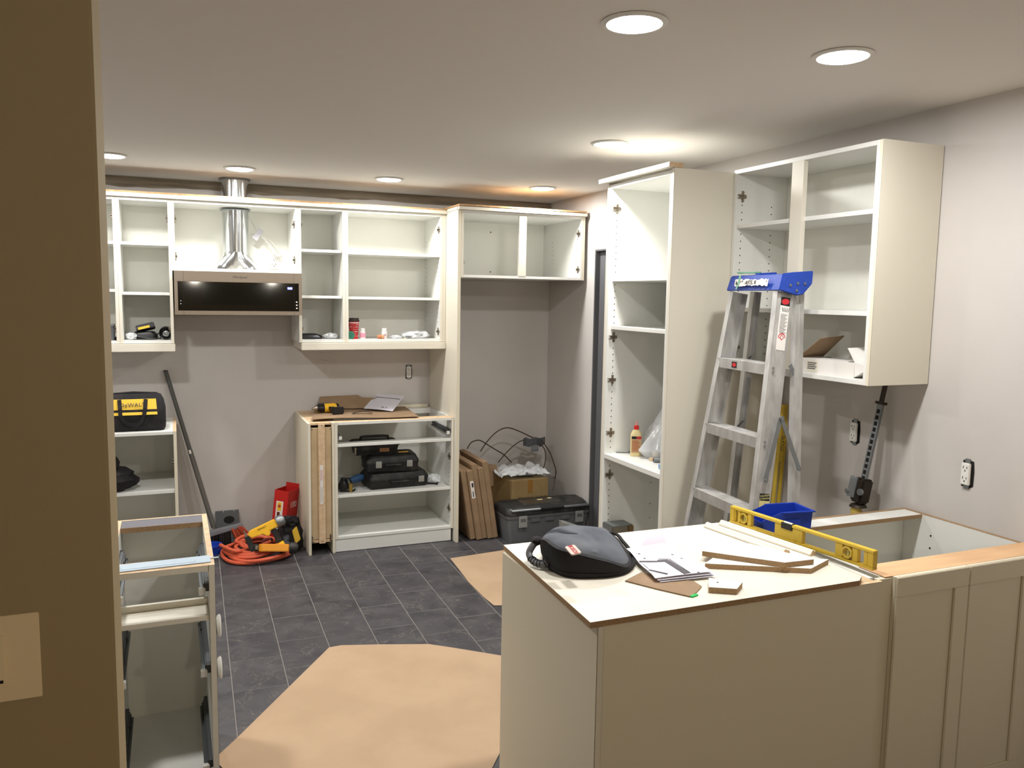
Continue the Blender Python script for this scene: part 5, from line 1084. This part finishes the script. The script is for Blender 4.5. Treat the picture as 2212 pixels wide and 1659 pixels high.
B().loft([lift(tp_, ct_, .99, .001), lift(tp_, ct_, .93, .006)], cap=False).done('zip_edge', mat('zip_black', (34, 32, 34), .6, bump=.6, bscale=800), t, smooth=True, local=True)
wr2 = lambda L_, s_: [p+V((0, 0, .006*noise.noise(p*22+V((s_, 0, 0))))) for p in L_]
B().loft([lift(tp_, ct_, .935, .006), wr2(lift(tp_, ct_, .88, .016), 1), wr2(lift(tp_, ct_, .68, .025), 2), wr2(lift(tp_, ct_, .45, .028), 3), wr2(lift(tp_, ct_, .2, .029), 4)]).done('top_panel', FABG, t, smooth=True, local=True)
B().tube(closed_spl(lift(base, cb_, 1.01, .012), 4)+[lift(base, cb_, 1.01, .012)[0]], .006, 6).done('bottom_piping', FABB, t, smooth=True, local=True)
hp = [bp3(1160, 1168, .96), bp3(1150, 1180, .945), bp3(1143, 1195, .925), bp3(1148, 1208, .912), bp3(1160, 1217, .908), bp3(1175, 1219, .910), bp3(1188, 1212, .918), bp3(1192, 1203, .93)]
spl(hp, [.009]*1 and .0105, 'carry_handle', GREYD, t, local=True, n=4, seg=10)
q = B()
for i in range(7):
    k_ = .42+.06*i; j = k_*(len(hp)-1); p = hp[int(j)].lerp(hp[min(int(j)+1, len(hp)-1)], j-int(j)); d_ = (hp[min(int(j)+1, len(hp)-1)]-hp[int(j)]).normalized(); q.tube([p-d_*.0018, p+d_*.0018], .0125, 10)
q.done('handle_ribs', BLACK, t, local=True, kind='stuff')
for p in (hp[0], hp[-1]): blob('handle_tab', FABB, t, p, (.02, .02, .014), 3, .2, 3, 2, local=True)
pc_ = bp3(1240, 1187, .985); ex_ = (bp3(1250, 1196, .985)-bp3(1230, 1178, .985)).normalized()
MP = frame(bp3(1238, 1189, .992), bp3(1250, 1200, .984)-bp3(1232, 1180, .99), bp3(1250, 1183, .99)-bp3(1234, 1190, .985))
q = B(); q.M = MP; q.loft([rring(.06, .030, -.001, .006), rring(.06, .030, .003, .006)]); q.done('badge', mat('badge_pink', (206, 184, 172), .6), t, local=True)
text('badge_print', 'BOSCH', .018, REDINK, t, MP @ Matrix.Translation((0, 0, .0036)), local=True)
# drawings
t = thing('floor_plan_papers', 'curled white kitchen plan print-outs beside the black tool bag', 'paper', at(1440, 1215, Z=ZT))
C4 = [at(1352, 1192, Z=ZT+.012), at(1415, 1258, Z=ZT+.004), at(1538, 1243, Z=ZT+.008), at(1432, 1180, Z=ZT+.03)]
def quadp(C, a, b_): return C[0].lerp(C[3], a).lerp(C[1].lerp(C[2], a), b_)-root_loc(t)
for i in range(3):
    B().quadsheet(lambda a, b_: quadp(C4, a, b_)+V((.006*i, -.004*i, .004+.0035*(2-i)+.006*math.sin(a*3.1+i)*math.sin(b_*3)+.003*math.sin(b_*9+i))), 12, 12, .0004).done('plan_sheet', PAPER, t, smooth=True, local=True)
B().quadsheet(lambda a, b_: (at(1382, 1188, Z=ZT+.02).lerp(at(1440, 1182, Z=ZT+.02), a)).lerp(at(1398, 1162, Z=ZT+.03).lerp(at(1432, 1153, Z=ZT+.035), a), b_)-root_loc(t)+V((0, 0, .01*math.sin(b_*2.4))), 8, 8, .0004).done('curled_sheet', mat('lilac_paper', (198, 186, 196), .8), t, smooth=True, local=True)
def topix(p):
    d = p-V((0, 0, CZ)); z = d.dot(fw); return 1106+FPX*d.dot(rt2)/z, 829.5-FPX*d.dot(up2)/z
def s0(a, b_): return quadp(C4, a, b_)+V((0, 0, .0042+.0035*2+.006*math.sin(a*3.1)*math.sin(b_*3)+.003*math.sin(b_*9)))
def onsheet(u, v):
    a = b_ = .5
    for _ in range(12):
        f0 = topix(s0(a, b_)+root_loc(t)); fa = topix(s0(a+.01, b_)+root_loc(t)); fb = topix(s0(a, b_+.01)+root_loc(t))
        m = Matrix((((fa[0]-f0[0])/.01, (fb[0]-f0[0])/.01), ((fa[1]-f0[1])/.01, (fb[1]-f0[1])/.01))).inverted() @ V((u-f0[0], v-f0[1])); a += m.x; b_ += m.y
    return s0(a, b_)
def strip(p, q_, w_, m, name, kind=None):
    q = B(); n_ = 10; rg = []; P = [onsheet(p[0]+(q_[0]-p[0])*i/n_, p[1]+(q_[1]-p[1])*i/n_) for i in range(n_+1)]; d_ = (P[-1]-P[0]).normalized(); s_ = V((-d_.y, d_.x, 0))
    q.loft([[pp+s_*(a_*w_/2)+V((0, 0, h_)) for a_, h_ in ((-1, .0003), (1, .0003), (1, .0009), (-1, .0009))] for pp in P]); return q.done(name, m, t, local=True, kind=kind)
strip((1381, 1213), (1420, 1213), .010, INKG, 'plan_drawing'); strip((1420, 1212), (1443, 1211), .016, INKG, 'plan_drawing'); strip((1440, 1211), (1484, 1239), .020, INKG, 'plan_drawing')
strip((1402, 1231), (1442, 1240), .008, INKG, 'plan_drawing'); strip((1422, 1208), (1446, 1208), .002, INK, 'plan_outline'); strip((1446, 1208), (1492, 1238), .002, INK, 'plan_outline')
for u_, v_ in ((1378, 1196), (1450, 1198), (1470, 1206), (1506, 1236), (1390, 1206)): strip((u_, v_), (u_+5, v_+.5), .003, INKG, 'plan_notes', 'stuff')
t = thing('cardboard_scrap', 'brown cardboard piece under the plan papers at the peninsula edge', 'cardboard', at(1430, 1265, Z=ZT))
P2 = [at(u, v, Z=ZT+.003)-root_loc(t) for u, v in ((1350, 1254), (1385, 1236), (1500, 1256), (1516, 1266), (1504, 1280), (1490, 1288), (1420, 1272))]
B().loft([[p+V((0, 0, h_)) for p in P2] for h_ in (-.0025, .0005)]).done('card', CARD, t, .0004, local=True)
t = tag(B().box(-.014, .014, -.005, .005, 0, .004).done('green_clip', mat('bright_green', (40, 190, 90), .5), None, .001), 'tiny bright green plastic clip by the cardboard piece', 'clip'); t.location = at(1499, 1288, Z=ZT); t.rotation_euler = (0, 0, .3)
# offcuts of white chipboard
def offcut(lab, P4, z0, z1, nm='chipboard_offcut', top=WHITE, par=None):
    t = thing(nm, lab, 'offcut', sum(P4, V())/len(P4)*1.0); t.location.z = z0
    P4 = [V((p.x, p.y, 0)) for p in P4]
    B().prism([(p.x, p.y) for p in P4], z0+.0001, z1-.0009, 'z').done('core', CHIP, t); B().prism([(p.x, p.y) for p in P4], z1-.0008, z1, 'z').done('white_face', top, t); return t
zo = ZT+.0155
offcut('lower white chipboard offcut strip lying on the peninsula', [at(1523, 1217, Z=ZT+.016), at(1752, 1228, Z=ZT+.016), at(1790, 1208, Z=ZT+.016), at(1545, 1201, Z=ZT+.016)], ZT, ZT+.016)
offcut('upper white chipboard offcut crossing the lower strip', [at(1517, 1190, Z=ZT+.033), at(1695, 1215, Z=ZT+.033), at(1758, 1208, Z=ZT+.033), at(1610, 1172, Z=ZT+.033), at(1530, 1172, Z=ZT+.033)], ZT+.0164, ZT+.033)
wc_ = offcut('small white chipboard wedge with a drilled hole near the peninsula front', [at(1531, 1268, Z=ZT+.017), at(1592, 1272, Z=ZT+.017), at(1604, 1257, Z=ZT+.017), at(1531, 1248, Z=ZT+.017)], ZT, ZT+.017)
B().cyl(at(1550, 1258, Z=ZT+.0171), .003, .0006, 'z', 10).done('drilled_hole', HOLE, wc_)
# moulding lengths
def mould(lab, u0, v0, u1, v1, w_, k_):
    a, b_ = at(u0, v0, Z=ZT+.002), at(u1, v1, Z=ZT+.002); a.z = b_.z = ZT+.0005; t = thing('moulding_strip', lab, 'moulding', a, group='moulding strips behind the level'); d_ = (b_-a).normalized(); s_ = V((-d_.y, d_.x, 0))
    prof = [(0, 0), (w_, 0), (w_, .006), (w_*.8, .014), (w_*.62, .012), (w_*.5, .018), (w_*.3, .016), (w_*.15, .009), (0, .006)]
    B().loft([[p+s_*x_+V((0, 0, z_)) for x_, z_ in prof] for p in (a, b_)]).done('profile', CREAM, t, .0005); B().loft([[p+s_*x_+V((0, 0, z_)) for x_, z_ in prof] for p in (b_+d_*.0001, b_+d_*.0012)]).done('cut_end', EDGE, t)
mould('cream moulding strip nearest the offcuts', 1520, 1138, 1690, 1198, .034, 0); mould('cream moulding strip closest to the yellow level', 1552, 1133, 1750, 1200, .030, 1)
# blue parts bin
t = thing('parts_bin', 'blue plastic parts bin behind the spirit level', 'bin', (2.055, 2.342, .8775), R(-8))
q = B(); W3, D3, H3 = .19, .115, .078
def wall4(name, P, th): pass
q.loft([[V((x, y_, z)) for x, y_, z in ((-W3/2, -D3/2, 0), (W3/2, -D3/2, 0), (W3/2, D3/2, 0), (-W3/2, D3/2, 0))], [V((x, y_, z)) for x, y_, z in ((-W3/2, -D3/2, .003), (W3/2, -D3/2, .003), (W3/2, D3/2, .003), (-W3/2, D3/2, .003))]]); q.done('floor', BLUE, t, local=True)
for nm_, pr in (('side', [(-W3/2, .003), (W3/2, .003), (W3/2+.006, H3), (-W3/2+.07, H3), (-W3/2-.01, H3*.62)]),):
    B().prism(pr, -D3/2, -D3/2+.003, 'y').done('side_wall', BLUE, t, .0008, local=True); B().prism(pr, D3/2-.003, D3/2, 'y').done('side_wall', BLUE, t, .0008, local=True)
B().box(W3/2, W3/2+.003, -D3/2+.0032, D3/2-.0032, .003, H3).done('rear_wall', BLUE, t, .0008, local=True); B().box(-W3/2-.003, -W3/2, -D3/2+.0032, D3/2-.0032, .003, H3*.5).done('front_lip', BLUE, t, .0008, local=True)
B().box(-W3/2+.07, W3/2+.012, -D3/2-.008, -D3/2-.0002, H3-.005, H3).done('rim', BLUE, t, .001, local=True); B().box(-W3/2+.07, W3/2+.012, D3/2+.0002, D3/2+.008, H3-.005, H3).done('rim', BLUE, t, .001, local=True); B().box(W3/2+.0035, W3/2+.012, -D3/2, D3/2, H3-.005, H3).done('rim', BLUE, t, .001, local=True)
B().box(-.01, .05, -D3/2-.003, -D3/2-.0002, .012, .05).done('label_slot', BLUE, t, .0008, local=True)

# ---------------------------------------------------------------- kraft paper on the floor
def tt2(x, y): return 440+x/3.324, 1160+y/3.324
def floorpaper(lab, P, nm='kraft_paper_sheet', z=.0022):
    c = sum(P, V())/len(P); t = thing(nm, lab, 'paper', (c.x, c.y, z))
    q = B(); vs = [q.v((p.x-c.x, p.y-c.y, 0)) for p in P]; f = q.bm.faces.new(vs)
    ex = bmesh.ops.extrude_face_region(q.bm, geom=[f]); bmesh.ops.translate(q.bm, verts=[v for v in ex['geom'] if isinstance(v, bmesh.types.BMVert)], vec=(0, 0, .0012))
    q.done('sheet', KRAFT, t, local=True); return t
P = [at(*tt2(a, b_), Z=.004) for a, b_ in ((115, 1555), (235, 1445), (900, 792), (985, 776), (1250, 770), (1620, 768), (1800, 795), (2150, 852))]
P += [V((1.52, 3.40, 0)), V((1.50, 3.2, 0)), at(*tt2(2150, 1500), Z=.004), at(*tt2(2070, 1659), Z=.004), V((.90, 2.35, 0)), V((.65, 2.30, 0)), V((.30, 2.5, 0)), at(*tt2(80, 1600), Z=.004)]
floorpaper('large tan kraft paper sheet covering the slate floor in the foreground', P)
P = [at(*tt2(1770, 152), Z=.004), V((2.10, 5.0, 0)), V((2.09, 3.98, 0)), at(*tt2(2155, 490), Z=.004), at(*tt2(2085, 490), Z=.004), at(*tt2(2010, 430), Z=.004), at(*tt2(1900, 320), Z=.004), at(*tt2(1840, 240), Z=.004)]
floorpaper('smaller tan kraft paper sheet by the far corner of the peninsula', P)
